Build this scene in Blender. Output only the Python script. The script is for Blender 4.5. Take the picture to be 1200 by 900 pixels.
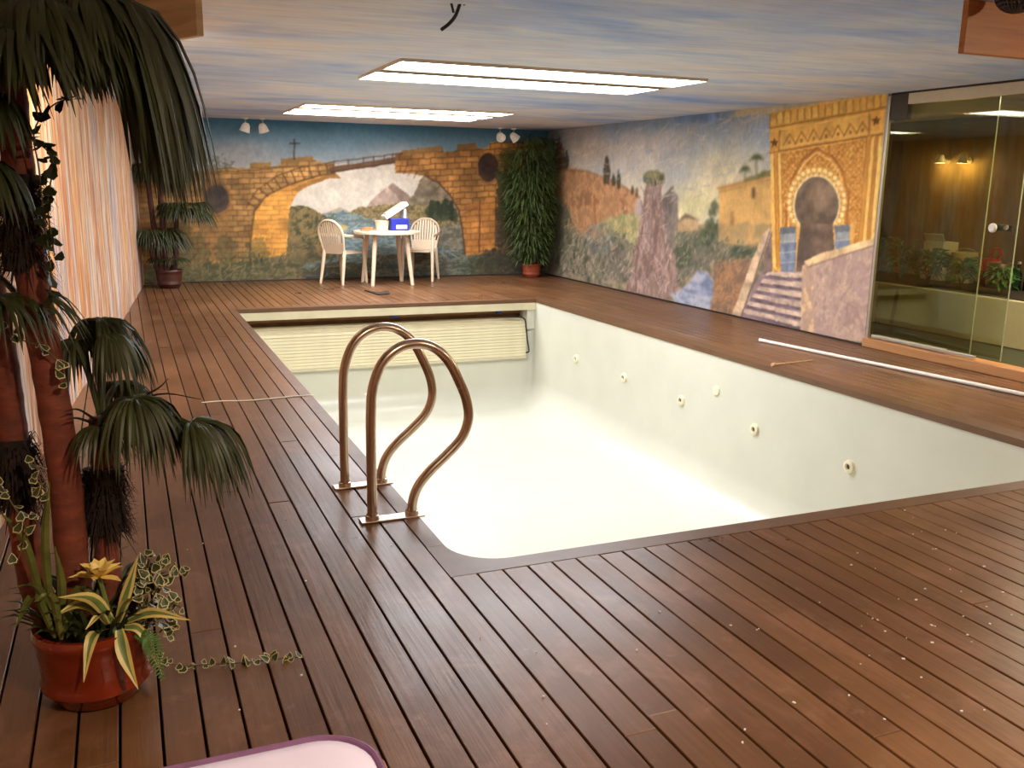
import bpy, bmesh, math, random
import numpy as np
from mathutils import Vector, Matrix, Quaternion

random.seed(7)
RNG = np.random.default_rng(11)
for o in list(bpy.data.objects):
    bpy.data.objects.remove(o)
scene = bpy.context.scene
COL = scene.collection

# ------------------------------------------------------------------ camera
F, YAW, PITCH, ROLL, CAMH = 1083.17, .39618, .21321, .01517, 1.36
def cam_axes():
    cy, sy, cp, sp = math.cos(YAW), math.sin(YAW), math.cos(PITCH), math.sin(PITCH)
    fwd = Vector((sy, cy, 0)); right = Vector((cy, -sy, 0)); up = Vector((0, 0, 1))
    f = fwd * cp - up * sp; u = up * cp + fwd * sp
    cr, sr = math.cos(ROLL), math.sin(ROLL)
    return right * cr + u * sr, u * cr - right * sr, f
CR, CU, CF = cam_axes()
CAM = Vector((0, 0, CAMH))
cam_data = bpy.data.cameras.new('camera')
cam = bpy.data.objects.new('camera', cam_data); COL.objects.link(cam)
cam_data.sensor_width = 36; cam_data.lens = F / 1200 * 36; cam_data.clip_start = .02
m = Matrix.Identity(4)
for i in range(3):
    m[i][0], m[i][1], m[i][2], m[i][3] = CR[i], CU[i], -CF[i], CAM[i]
cam.matrix_world = m
scene.camera = cam

# ------------------------------------------------------------------ world, light levels, exposure
world = bpy.data.worlds.new('world'); scene.world = world
world.use_nodes = True
world.node_tree.nodes['Background'].inputs[0].default_value = (.9, .85, .8, 1)
world.node_tree.nodes['Background'].inputs[1].default_value = .05
PANEL = 11.0            # strength of the luminous ceiling panels
WASH = 60.0             # spot lamps (W) on the painted left wall
BACKROOM = 3.5
NEAR_ADDED = 115.0  # watts of the added spots over the near deck
vs = scene.view_settings
vs.view_transform = 'Standard'; vs.look = 'None'; vs.gamma = 1; vs.use_curve_mapping = False
vs.exposure = 1.15

# ------------------------------------------------------------------ room measures (metres)
YB, XR, H = 13.109, 6.014, 2.149
PL, PR, Y1, Y2 = 1.056, 4.566, 2.976, 10.213
YF = -1.6
LS, LA = .0804, .126 - .0804 * 12.09          # left wall: x = LA + LS*y
def lwx(y): return LA + LS * y
GY = 6.28                                      # where the mural wall ends and the glass begins

def ray(px, py): return CF + CR * ((px - 600) / F) + CU * ((450 - py) / F)
def at_axis(px, py, ax, val):
    d = ray(px, py); t = (val - CAM[ax]) / d[ax]; return CAM + d * t
def gz(px, py, z=0): return at_axis(px, py, 2, z)
def ay(px, py, y): return at_axis(px, py, 1, y)
def ax(px, py, x): return at_axis(px, py, 0, x)

# ------------------------------------------------------------------ helpers
def lin(c):
    out = []
    for v in c[:3]:
        v = v / 255
        out.append(v / 12.92 if v <= .04045 else ((v + .055) / 1.055) ** 2.4)
    return tuple(out) + (1,)

def new_obj(name, me, parent=None, mat=None, smooth=False):
    o = bpy.data.objects.new(name, me); COL.objects.link(o)
    if mat is not None:
        for mm in (mat if isinstance(mat, (list, tuple)) else [mat]):
            me.materials.append(mm)
    if smooth and len(me.polygons):
        me.polygons.foreach_set('use_smooth', [True] * len(me.polygons))
    if parent is not None: o.parent = parent
    return o
def tag(o, label, cat, group=None):
    o['label'] = label; o['category'] = cat
    if group: o['group'] = group
    return o
def struct(o, label=None):
    o['kind'] = 'structure'
    if label: o['label'] = label
    return o
def empty(name, loc=(0, 0, 0), rz=0):
    o = bpy.data.objects.new(name, None); COL.objects.link(o)
    o.location = loc; o.rotation_euler = (0, 0, rz); o.empty_display_size = .1
    return o
def copy_tree(o, parent=None):
    c = o.copy(); COL.objects.link(c); c.parent = parent
    for ch in list(o.children): copy_tree(ch, c)
    return c

class MB:
    """collects verts and faces for one mesh"""
    def __init__(s): s.v = []; s.f = []; s.mi = []; s.cur = 0
    def add(s, vs, fs):
        b = len(s.v); s.v += [tuple(v) for v in vs]
        for f in fs: s.f.append([b + i for i in f]); s.mi.append(s.cur)
    def box(s, c, d, rot=None, ch=0.0):
        x, y, z = d[0] / 2, d[1] / 2, d[2] / 2
        if ch <= 0:
            vs = [Vector((sx * x, sy * y, sz * z)) for sx in (-1, 1) for sy in (-1, 1) for sz in (-1, 1)]
            fs = [(0, 1, 3, 2), (4, 6, 7, 5), (0, 4, 5, 1), (2, 3, 7, 6), (0, 2, 6, 4), (1, 5, 7, 3)]
        else:
            bm = bmesh.new(); bmesh.ops.create_cube(bm, size=1)
            for v in bm.verts: v.co = Vector((v.co.x * d[0], v.co.y * d[1], v.co.z * d[2]))
            bmesh.ops.bevel(bm, geom=list(bm.edges), offset=ch, segments=2, affect='EDGES', profile=.5)
            bm.verts.index_update()
            vs = [v.co.copy() for v in bm.verts]; fs = [[v.index for v in f.verts] for f in bm.faces]; bm.free()
        if rot is not None: vs = [rot @ v for v in vs]
        c = Vector(c); s.add([c + v for v in vs], fs)
    def tube(s, pts, r, n=10, cap=True, flat=1.0, upv=None):
        pts = [Vector(p) for p in pts]
        rs = r if isinstance(r, (list, tuple)) else [r] * len(pts)
        b = len(s.v); prev = None
        for i, p in enumerate(pts):
            t = (pts[min(i + 1, len(pts) - 1)] - pts[max(i - 1, 0)]).normalized()
            if prev is None:
                a = Vector(upv) if upv else (Vector((0, 0, 1)) if abs(t.z) < .9 else Vector((1, 0, 0)))
                nx = (a - t * a.dot(t)).normalized()
            else:
                nx = (prev - t * prev.dot(t)).normalized()
            prev = nx; ny = t.cross(nx)
            for k in range(n):
                an = 2 * math.pi * k / n
                s.v.append(tuple(p + nx * (math.cos(an) * rs[i]) + ny * (math.sin(an) * rs[i] * flat)))
        for i in range(len(pts) - 1):
            for k in range(n):
                k2 = (k + 1) % n
                s.f.append([b + i * n + k, b + i * n + k2, b + (i + 1) * n + k2, b + (i + 1) * n + k]); s.mi.append(s.cur)
        if cap:
            s.f.append([b + k for k in range(n)][::-1]); s.mi.append(s.cur)
            e = b + (len(pts) - 1) * n
            s.f.append([e + k for k in range(n)]); s.mi.append(s.cur)
    def lathe(s, prof, n=32, c=(0, 0, 0), axis='z', a0=0, a1=2 * math.pi):
        b = len(s.v); full = abs(a1 - a0 - 2 * math.pi) < 1e-6
        m_ = n if full else n + 1
        for (r, z) in prof:
            for k in range(m_):
                an = a0 + (a1 - a0) * k / n
                p = (r * math.cos(an), r * math.sin(an), z)
                if axis == 'x': p = (z, r * math.cos(an), r * math.sin(an))
                if axis == 'y': p = (r * math.cos(an), z, r * math.sin(an))
                s.v.append((c[0] + p[0], c[1] + p[1], c[2] + p[2]))
        for i in range(len(prof) - 1):
            for k in range(n if full else n):
                k2 = (k + 1) % m_
                if not full and k + 1 >= m_: continue
                s.f.append([b + i * m_ + k, b + i * m_ + k2, b + (i + 1) * m_ + k2, b + (i + 1) * m_ + k]); s.mi.append(s.cur)
    def prism(s, poly, z0, z1):
        n = len(poly)
        vs = [(x, y, z0) for x, y in poly] + [(x, y, z1) for x, y in poly]
        fs = [list(range(n))[::-1], list(range(n, 2 * n))] + [[i, (i + 1) % n, n + (i + 1) % n, n + i] for i in range(n)]
        s.add(vs, fs)
    def ribbon(s, pts, widths, side):
        """double line leaf blade with a shallow fold"""
        b = len(s.v); pts = [Vector(p) for p in pts]
        for i, p in enumerate(pts):
            t = (pts[min(i + 1, len(pts) - 1)] - pts[max(i - 1, 0)])
            t = t.normalized() if t.length > 1e-9 else Vector((0, 0, -1))
            sd = side - t * side.dot(t)
            sd = sd.normalized() if sd.length > 1e-6 else Vector((1, 0, 0))
            nn = t.cross(sd)
            w = widths[i] / 2
            s.v += [tuple(p - sd * w + nn * w * .35), tuple(p - nn * w * .15), tuple(p + sd * w + nn * w * .35)]
        for i in range(len(pts) - 1):
            a = b + i * 3; c = a + 3
            s.f += [[a, a + 1, c + 1, c], [a + 1, a + 2, c + 2, c + 1]]; s.mi += [s.cur, s.cur]
    def mesh(s, name):
        me = bpy.data.meshes.new(name); me.from_pydata(s.v, [], s.f); me.update()
        if any(s.mi): me.polygons.foreach_set('material_index', s.mi)
        return me
    def build(s, name, mat, parent=None, smooth=False, recalc=True):
        me = s.mesh(name)
        if recalc:
            bm = bmesh.new(); bm.from_mesh(me); bmesh.ops.recalc_face_normals(bm, faces=bm.faces); bm.to_mesh(me); bm.free()
        o = new_obj(name, me, parent, mat)
        if smooth: o.data.shade_smooth(); set_auto(o)
        return o
def set_auto(o, ang=40):
    me = o.data
    bm = bmesh.new(); bm.from_mesh(me)
    lim = math.radians(ang)
    for e in bm.edges:
        if len(e.link_faces) == 2 and e.calc_face_angle(0) > lim: e.smooth = False
    bm.to_mesh(me); bm.free()

def catmull(pts, n=8):
    P = [Vector(p) for p in pts]; P = [P[0] * 2 - P[1]] + P + [P[-1] * 2 - P[-2]]
    out = []
    for i in range(1, len(P) - 2):
        for k in range(n):
            t = k / n
            a, b, c, d = P[i - 1], P[i], P[i + 1], P[i + 2]
            out.append(.5 * ((2 * b) + (c - a) * t + (2 * a - 5 * b + 4 * c - d) * t * t + (-a + 3 * b - 3 * c + d) * t ** 3))
    out.append(P[-2]); return out

# ------------------------------------------------------------------ materials
def mat_base(name):
    m_ = bpy.data.materials.new(name); m_.use_nodes = True
    nt = m_.node_tree
    return m_, nt, nt.nodes['Principled BSDF']
def plain(name, rgb, rough=.5, metal=0, var=.12, scale=30, bump=0, coat=0, spec=.5, emit=None, estr=0, trans=0, stretch=(1, 1, 1)):
    """a colour broken up by fine noise"""
    m_, nt, bs = mat_base(name)
    tc = nt.nodes.new('ShaderNodeTexCoord'); mp = nt.nodes.new('ShaderNodeMapping'); mp.inputs['Scale'].default_value = stretch
    nz = nt.nodes.new('ShaderNodeTexNoise'); nz.inputs['Scale'].default_value = scale; nz.inputs['Detail'].default_value = 4
    rp = nt.nodes.new('ShaderNodeValToRGB')
    c = lin(rgb)
    rp.color_ramp.elements[0].position = .3; rp.color_ramp.elements[1].position = .7
    rp.color_ramp.elements[0].color = tuple(max(0, x * (1 - var)) for x in c[:3]) + (1,)
    rp.color_ramp.elements[1].color = tuple(min(1, x * (1 + var)) for x in c[:3]) + (1,)
    nt.links.new(tc.outputs['Object'], mp.inputs[0]); nt.links.new(mp.outputs[0], nz.inputs['Vector'])
    nt.links.new(nz.outputs['Fac'], rp.inputs[0]); nt.links.new(rp.outputs[0], bs.inputs['Base Color'])
    bs.inputs['Roughness'].default_value = rough; bs.inputs['Metallic'].default_value = metal
    bs.inputs['Specular IOR Level'].default_value = spec
    bs.inputs['Coat Weight'].default_value = coat
    bs.inputs['Transmission Weight'].default_value = trans
    if emit: bs.inputs['Emission Color'].default_value = lin(emit); bs.inputs['Emission Strength'].default_value = estr
    if bump:
        bp = nt.nodes.new('ShaderNodeBump'); bp.inputs['Strength'].default_value = bump; bp.inputs['Distance'].default_value = .01
        nt.links.new(nz.outputs['Fac'], bp.inputs['Height']); nt.links.new(bp.outputs[0], bs.inputs['Normal'])
    return m_
def node(nt, typ, **kw):
    n = nt.nodes.new(typ)
    for k, v in kw.items():
        if k.startswith('i_'): n.inputs[k[2:].replace('_', ' ')].default_value = v
        else: setattr(n, k, v)
    return n
def ramp(nt, src, stops):
    r = nt.nodes.new('ShaderNodeValToRGB'); e = r.color_ramp.elements
    while len(e) < len(stops): e.new(.5)
    for i, (p, c) in enumerate(stops): e[i].position = p; e[i].color = lin(c)
    nt.links.new(src, r.inputs[0]); return r
def noise(nt, vec, scale, detail=4, rough=.55, mapping=None, dist=0):
    if mapping is not None:
        mp = nt.nodes.new('ShaderNodeMapping'); mp.inputs['Scale'].default_value = mapping; nt.links.new(vec, mp.inputs[0]); vec = mp.outputs[0]
    n = nt.nodes.new('ShaderNodeTexNoise'); n.inputs['Scale'].default_value = scale; n.inputs['Detail'].default_value = detail
    n.inputs['Roughness'].default_value = rough; n.inputs['Distortion'].default_value = dist
    nt.links.new(vec, n.inputs['Vector']); return n
def mix(nt, fac, a, b, mode='MIX'):
    n = nt.nodes.new('ShaderNodeMix'); n.data_type = 'RGBA'; n.blend_type = mode
    for sock, v in ((n.inputs['Factor'], fac), (n.inputs['A'], a), (n.inputs['B'], b)): pass
    ins = [i for i in n.inputs if i.enabled]
    for sock, v in zip((n.inputs[0], n.inputs[6], n.inputs[7]), (fac, a, b)):
        if hasattr(v, 'is_output'): nt.links.new(v, sock)
        else: sock.default_value = v
    return n.outputs[2]

def wood_deck():
    m_, nt, bs = mat_base('deck_wood')
    g = node(nt, 'ShaderNodeNewGeometry'); oi = node(nt, 'ShaderNodeObjectInfo')
    pos = g.outputs['Position']
    grain = noise(nt, pos, 1, 6, .6, (60, 2.2, 20))
    blot = noise(nt, pos, 1.1, 5, .6)
    base = ramp(nt, oi.outputs['Random'], [(0, (98, 64, 39)), (.5, (108, 72, 44)), (1, (118, 81, 51))])
    gr = ramp(nt, grain.outputs['Fac'], [(.25, (150, 140, 135)), (.75, (255, 250, 245))])
    c = mix(nt, .55, base.outputs[0], gr.outputs[0], 'MULTIPLY')
    br = ramp(nt, blot.outputs['Fac'], [(.42, (0, 0, 0)), (.72, (150, 150, 150))])
    c = mix(nt, br.outputs[0], c, lin((160, 114, 74)))
    wear = noise(nt, pos, 2.6, 8, .68, (1.6, 1, 1), .8); wr = ramp(nt, wear.outputs['Fac'], [(.50, (0, 0, 0)), (.66, (165, 165, 165))])
    c = mix(nt, wr.outputs[0], c, lin((150, 108, 88)))
    dirt = noise(nt, pos, 1.7, 7, .65, (1, 1.3, 1), .5); dr = ramp(nt, dirt.outputs['Fac'], [(.34, (150, 150, 150)), (.47, (0, 0, 0))])
    c = mix(nt, dr.outputs[0], c, lin((82, 58, 36)))
    scuff = noise(nt, pos, 9, 8, .7); sr = ramp(nt, scuff.outputs['Fac'], [(.60, (0, 0, 0)), (.72, (135, 135, 135))])
    c = mix(nt, sr.outputs[0], c, lin((168, 140, 125)))
    nt.links.new(c, bs.inputs['Base Color'])
    rr = ramp(nt, blot.outputs['Fac'], [(.3, (138, 138, 138)), (.7, (172, 172, 172))])
    nt.links.new(rr.outputs[0], bs.inputs['Roughness'])
    bs.inputs['Specular IOR Level'].default_value = .32
    bp = node(nt, 'ShaderNodeBump'); bp.inputs['Strength'].default_value = .25; bp.inputs['Distance'].default_value = .004
    nt.links.new(grain.outputs['Fac'], bp.inputs['Height']); nt.links.new(bp.outputs[0], bs.inputs['Normal'])
    return m_
def sky_ceiling():
    m_, nt, bs = mat_base('painted_sky_ceiling')
    g = node(nt, 'ShaderNodeNewGeometry'); pos = g.outputs['Position']
    n1 = noise(nt, pos, .62, 6, .58, (.55, 1.1, 1), .5)
    n2 = noise(nt, pos, 2.1, 6, .6, (.4, 1.1, 1), .4)
    n3 = noise(nt, pos, 11, 5, .6, (.25, 1.6, 1))
    c1 = ramp(nt, n1.outputs['Fac'], [(.30, (104, 150, 228)), (.43, (176, 196, 234)), (.54, (218, 224, 238)), (.70, (234, 222, 216))])
    c2 = ramp(nt, n2.outputs['Fac'], [(.36, (134, 172, 238)), (.48, (212, 222, 240)), (.64, (238, 226, 222))])
    c = mix(nt, .45, c1.outputs[0], c2.outputs[0])
    c3 = ramp(nt, n3.outputs['Fac'], [(.35, (205, 200, 200)), (.65, (255, 252, 248))])
    c = mix(nt, .4, c, c3.outputs[0], 'MULTIPLY')
    nt.links.new(c, bs.inputs['Base Color']); bs.inputs['Roughness'].default_value = .75
    return m_
def streak_wall():
    m_, nt, bs = mat_base('painted_streak_wall')
    g = node(nt, 'ShaderNodeNewGeometry'); pos = g.outputs['Position']
    n1 = noise(nt, pos, 1, 5, .6, (0, 2.6, .22), .6)
    n2 = noise(nt, pos, 1, 5, .65, (0, 9, .7), .8)
    n3 = noise(nt, pos, 1, 4, .6, (0, 34, 2.5), .4)
    c1 = ramp(nt, n1.outputs['Fac'], [(.36, (136, 134, 158)), (.43, (208, 196, 186)), (.48, (222, 168, 90)), (.52, (186, 120, 62)), (.57, (228, 214, 200)), (.64, (152, 150, 176))])
    c2 = ramp(nt, n2.outputs['Fac'], [(.38, (124, 116, 132)), (.46, (226, 206, 176)), (.52, (200, 136, 62)), (.58, (240, 228, 212)), (.66, (160, 152, 172))])
    c = mix(nt, .45, c1.outputs[0], c2.outputs[0], 'MIX')
    c = mix(nt, .5, c, c1.outputs[0], 'OVERLAY')
    c3 = ramp(nt, n3.outputs['Fac'], [(.38, (170, 156, 150)), (.58, (255, 255, 255))])
    c = mix(nt, .7, c, c3.outputs[0], 'MULTIPLY')
    nt.links.new(c, bs.inputs['Base Color']); bs.inputs['Roughness'].default_value = .7
    return m_
def mural_mat(name):
    m_, nt, bs = mat_base(name)
    at = node(nt, 'ShaderNodeAttribute', attribute_name='paint')
    g = node(nt, 'ShaderNodeNewGeometry'); pos = g.outputs['Position']
    n1 = noise(nt, pos, 22, 6, .65, (1, 1, .7)); r1 = ramp(nt, n1.outputs['Fac'], [(.3, (205, 203, 200)), (.7, (255, 255, 255))])
    c = mix(nt, .55, at.outputs['Color'], r1.outputs[0], 'MULTIPLY')
    nt.links.new(c, bs.inputs['Base Color']); bs.inputs['Roughness'].default_value = .72; bs.inputs['Specular IOR Level'].default_value = .3
    return m_
def orange_wood(name, a, b, rough=.5, mp=(3, 3, 40)):
    m_, nt, bs = mat_base(name)
    g = node(nt, 'ShaderNodeNewGeometry')
    n1 = noise(nt, g.outputs['Position'], 1, 6, .6, mp, .6); r1 = ramp(nt, n1.outputs['Fac'], [(.3, a), (.7, b)])
    nt.links.new(r1.outputs[0], bs.inputs['Base Color']); bs.inputs['Roughness'].default_value = rough
    return m_
def glass_mat():
    m_, nt, bs = mat_base('tinted_glass')
    out = nt.nodes['Material Output']
    tr = node(nt, 'ShaderNodeBsdfTransparent'); tr.inputs[0].default_value = lin((232, 232, 210))
    gl = node(nt, 'ShaderNodeBsdfGlossy'); gl.inputs['Roughness'].default_value = .02
    n1 = noise(nt, node(nt, 'ShaderNodeNewGeometry').outputs['Position'], 3, 3); r1 = ramp(nt, n1.outputs['Fac'], [(.3, (225, 228, 215)), (.7, (255, 255, 250))])
    nt.links.new(r1.outputs[0], gl.inputs[0])
    lw = node(nt, 'ShaderNodeLayerWeight'); lw.inputs['Blend'].default_value = .5
    pw = node(nt, 'ShaderNodeMath', operation='POWER'); pw.inputs[1].default_value = 4.5; nt.links.new(lw.outputs['Facing'], pw.inputs[0])
    fr = node(nt, 'ShaderNodeMath', operation='MULTIPLY_ADD'); fr.inputs[1].default_value = .6; fr.inputs[2].default_value = .035; nt.links.new(pw.outputs[0], fr.inputs[0])
    mx = node(nt, 'ShaderNodeMixShader')
    nt.links.new(fr.outputs[0], mx.inputs[0]); nt.links.new(tr.outputs[0], mx.inputs[1]); nt.links.new(gl.outputs[0], mx.inputs[2])
    nt.links.new(mx.outputs[0], out.inputs[0]); return m_
def emitter(name, rgb, strength):
    m_, nt, bs = mat_base(name)
    n1 = noise(nt, node(nt, 'ShaderNodeNewGeometry').outputs['Position'], 4, 2)
    r = ramp(nt, n1.outputs['Fac'], [(.3, rgb), (.7, tuple(min(255, c + 4) for c in rgb))])
    bs.inputs['Base Color'].default_value = (.8, .8, .8, 1)
    nt.links.new(r.outputs[0], bs.inputs['Emission Color']); bs.inputs['Emission Strength'].default_value = strength
    return m_

M = {}
M['deck'] = wood_deck(); M['ceil'] = sky_ceiling(); M['streak'] = streak_wall()
M['mural'] = mural_mat('painted_mural')
M['under'] = plain('deck_joist_dark', (30, 18, 13), .9)
M['border'] = orange_wood('deck_border_wood', (90, 60, 38), (107, 73, 47), .45, (6, 6, 20))
M['pool'] = plain('pool_liner_white', (200, 199, 184), .35, var=.03, scale=3, coat=.15)
M['fascia'] = plain('pool_beam_cream', (205, 196, 166), .5, var=.05, scale=6)
M['niche'] = plain('niche_brown', (132, 92, 54), .8, var=.2, scale=8)
M['slat'] = plain('cover_slat_cream', (226, 216, 182), .45, var=.05, scale=7)
M['rubber'] = plain('black_rubber', (28, 24, 22), .6)
M['jet'] = plain('inlet_plastic_cream', (222, 214, 184), .35, var=.03)
M['hole'] = plain('inlet_hole_dark', (92, 84, 70), .7)
M['steel'] = plain('polished_steel', (214, 190, 170), .24, metal=1, var=.05, scale=12)
M['plate'] = plain('brushed_steel_plate', (205, 185, 170), .3, metal=1, var=.06)
M['white'] = plain('white_plastic', (214, 192, 164), .4, var=.03)
M['panelframe'] = plain('light_frame_tan', (110, 92, 74), .6, var=.03)
M['plainwall'] = plain('cream_plaster', (196, 172, 140), .8, var=.06, scale=5)
M['dark_trim'] = plain('dark_base_trim', (44, 30, 24), .6)
M['orange'] = orange_wood('varnished_orange_wood', (160, 88, 26), (194, 120, 44), .45, (1.5, 8, 26))
M['boardL'] = orange_wood('aged_board_wood', (196, 160, 112), (226, 194, 148), .6, (2, 2, 34))
M['sill'] = orange_wood('sill_wood', (166, 112, 66), (190, 138, 88), .5, (8, 2, 30))
M['glass'] = glass_mat()
M['alu'] = plain('pale_aluminium', (190, 182, 170), .35, metal=.6, var=.05)
M['panel'] = emitter('luminous_panel', (247, 249, 255), PANEL)
M['warm'] = emitter('warm_bulb', (255, 190, 110), 12)
M['warm2'] = emitter('warm_bulb_dim', (255, 190, 120), 3)
M['shade'] = plain('lamp_shade_white', (220, 214, 205), .4, emit=(255, 235, 210), estr=.05)

# ------------------------------------------------------------------ painted murals (colour per vertex of the wall mesh)
def vnoise(x, y, seed):
    r = np.random.default_rng(seed); N = 256; L = r.random((N, N))
    xi = np.floor(x).astype(int); yi = np.floor(y).astype(int); fx = x - xi; fy = y - yi
    fx = fx * fx * (3 - 2 * fx); fy = fy * fy * (3 - 2 * fy)
    a = L[xi % N, yi % N]; b = L[(xi + 1) % N, yi % N]; c = L[xi % N, (yi + 1) % N]; d = L[(xi + 1) % N, (yi + 1) % N]
    return (a * (1 - fx) + b * fx) * (1 - fy) + (c * (1 - fx) + d * fx) * fy
def fbm(x, y, seed, oct=4):
    s = 0; a = .5; t = 0
    for o in range(oct):
        s = s + a * vnoise(x * 2 ** o + 17.3 * o, y * 2 ** o + 5.1 * o, seed + o); t += a; a *= .55
    return s / t
class Paint:
    def __init__(s, P3, u, v):
        d = P3 - np.array(CAM); z = d @ np.array(CF)
        s.x = 600 + F * (d @ np.array(CR)) / z; s.y = 450 - F * (d @ np.array(CU)) / z
        s.u, s.v = u, v; s.c = np.zeros((len(u), 3)) + 128.
        s.j1 = fbm(u * 9, v * 9, 3) * 2 - 1; s.j2 = fbm(u * 9, v * 9, 33) * 2 - 1
        s.f1 = fbm(u * 34, v * 34, 53, 3) * 2 - 1
        s.seed = 100; s.gain = 1.06; s.sat = .90
    def noise(s, sx, sy=None, oct=4):
        s.seed += 9; return fbm(s.u * sx + 31, s.v * (sy or sx) + 7, s.seed, oct)
    def inside(s, poly, jit=0, rag=0):
        poly = np.array(poly, float)
        x = s.x + jit * s.j1 + rag * s.f1; y = s.y + jit * s.j2 - rag * s.f1
        lo = poly.min(0); hi = poly.max(0)
        idx = np.nonzero((x >= lo[0]) & (x <= hi[0]) & (y >= lo[1]) & (y <= hi[1]))[0]
        X, Y = x[idx], y[idx]; ins = np.zeros(len(idx), bool)
        n = len(poly); j = n - 1
        for i in range(n):
            xi, yi = poly[i]; xj, yj = poly[j]
            if yi != yj:
                ins ^= ((yi > Y) != (yj > Y)) & (X < (xj - xi) * (Y - yi) / (yj - yi) + xi)
            j = i
        return idx[ins]
    def put(s, idx, col, a=1.0, var=.1, sc=(8, 8)):
        if len(idx) == 0: return
        col = np.array(col, float)
        if var:
            s.seed += 9
            n = fbm(s.u[idx] * sc[0], s.v[idx] * sc[1], s.seed) * 2 - 1
            col = col[None] * (1 + 2 * var * n)[:, None]
        aa = a if np.isscalar(a) else np.asarray(a)[:, None]
        s.c[idx] = s.c[idx] * (1 - aa) + col * aa
    def fill(s, poly, col, jit=2, rag=0, a=1.0, var=.1, sc=(8, 8)):
        i = s.inside(poly, jit, rag); s.put(i, col, a, var, sc); return i
    def mottle(s, poly, cols, sc=(10, 10), jit=4, rag=2, a=1.0):
        i = s.inside(poly, jit, rag)
        if len(i) == 0: return i
        s.seed += 9; n = fbm(s.u[i] * sc[0], s.v[i] * sc[1], s.seed, 5) + .45 * fbm(s.u[i] * sc[0] * 4.3, s.v[i] * sc[1] * 3.1, s.seed + 61, 3) + .25 * fbm(s.u[i] * 45, s.v[i] * 24, s.seed + 67, 2)
        n = (n - n.mean()) / (n.std() + 1e-6)
        k = np.clip((n * .42 + .5) * len(cols), 0, len(cols) - 1e-3)
        C = np.array(cols, float); lo = np.floor(k).astype(int); hi = np.minimum(lo + 1, len(cols) - 1); f = (k - lo)[:, None]
        cc = C[lo] * (1 - f) + C[hi] * f
        aa = a
        s.c[i] = s.c[i] * (1 - aa) + cc * aa; return i
    def line(s, pts, w, col, a=.9, var=.1, jit=1):
        pts = np.array(pts, float)
        for (x0, y0), (x1, y1) in zip(pts[:-1], pts[1:]):
            X = s.x + jit * s.j1; Y = s.y + jit * s.j2
            idx = np.nonzero((X > min(x0, x1) - w) & (X < max(x0, x1) + w) & (Y > min(y0, y1) - w) & (Y < max(y0, y1) + w))[0]
            if len(idx) == 0: continue
            dx, dy = x1 - x0, y1 - y0; L = dx * dx + dy * dy + 1e-9
            t = np.clip(((X[idx] - x0) * dx + (Y[idx] - y0) * dy) / L, 0, 1)
            d = np.hypot(X[idx] - x0 - t * dx, Y[idx] - y0 - t * dy)
            al = np.clip((w / 2 + .5 - d), 0, 1) * a
            s.put(idx, col, al, var)
    def ell(s, cx, cy, rx, ry, col, jit=1.5, rag=0, a=1.0, var=.12, soft=0, sc=(8, 8)):
        X = s.x + jit * s.j1 + rag * s.f1; Y = s.y + jit * s.j2 - rag * s.f1
        r = np.hypot((X - cx) / rx, (Y - cy) / ry)
        if soft:
            idx = np.nonzero(r < 1)[0]; s.put(idx, col, np.clip((1 - r[idx]) / soft, 0, 1) * a, var, sc)
        else:
            idx = np.nonzero(r < 1)[0]; s.put(idx, col, a, var, sc)
        return idx
    def bricks(s, idx, bw, bh, slope, col, a=.55, lw=1.0, x0=0, y0=0):
        if len(idx) == 0: return
        X = s.x[idx] - x0 + .8 * s.j1[idx]; Y = s.y[idx] - y0 - slope * X + 1.2 * s.j2[idx]
        row = np.floor(Y / bh); fy = Y - row * bh
        sh = (row % 2) * .5 * bw + (row * 7.3 % 3)
        fx = (X + sh) % bw
        ln = np.maximum(np.clip(1 - np.abs(fy - lw / 2) / lw, 0, 1), np.clip(1 - np.abs(fx - lw / 2) / lw, 0, 1) * .8)
        # tint brick by brick
        hsh = np.sin(row * 12.99 + np.floor((X + sh) / bw) * 78.23) * 43758.5; hsh = (hsh - np.floor(hsh)) - .5
        s.c[idx] *= (1 + .24 * hsh)[:, None]
        al = (ln * a)[:, None]; s.c[idx] = s.c[idx] * (1 - al) + np.array(col, float) * al
    def soften(s, nu, nv, wgt, iters):
        """blend the paint into itself where wgt is 1"""
        g = s.c[:nu * nv].reshape(nv, nu, 3); b_ = g.copy()
        for _ in range(iters):
            q = np.pad(b_, ((1, 1), (1, 1), (0, 0)), 'edge')
            b_ = (q[1:-1, 1:-1] * 2 + q[:-2, 1:-1] + q[2:, 1:-1] + q[1:-1, :-2] + q[1:-1, 2:]) / 6
        w = np.clip(wgt[:nu * nv], 0, 1).reshape(nv, nu, 1)
        s.c[:nu * nv] = (g * (1 - w) + b_ * w).reshape(-1, 3)
    def strokes(s, poly, cols, n, L, w, ang, a=.5):
        r = np.random.default_rng(s.seed); poly = np.array(poly, float); lo, hi = poly.min(0), poly.max(0); k = 0
        while k < n:
            x, y = r.uniform(lo[0], hi[0]), r.uniform(lo[1], hi[1]); k += 1
            ins = False; j = len(poly) - 1
            for i in range(len(poly)):
                xi, yi = poly[i]; xj, yj = poly[j]
                if (yi > y) != (yj > y) and x < (xj - xi) * (y - yi) / (yj - yi) + xi: ins = not ins
                j = i
            if not ins: continue
            th = math.radians(ang + r.normal(0, 28)); l = L * r.uniform(.5, 1.3); c = cols[r.integers(len(cols))]
            x1, y1 = x + l * math.cos(th), y - l * math.sin(th)
            s.line([(x, y), ((x + x1) / 2 + r.normal(0, .8), (y + y1) / 2), (x1, y1)], w, c, a, .05, .5)
        s.seed += 9
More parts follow.
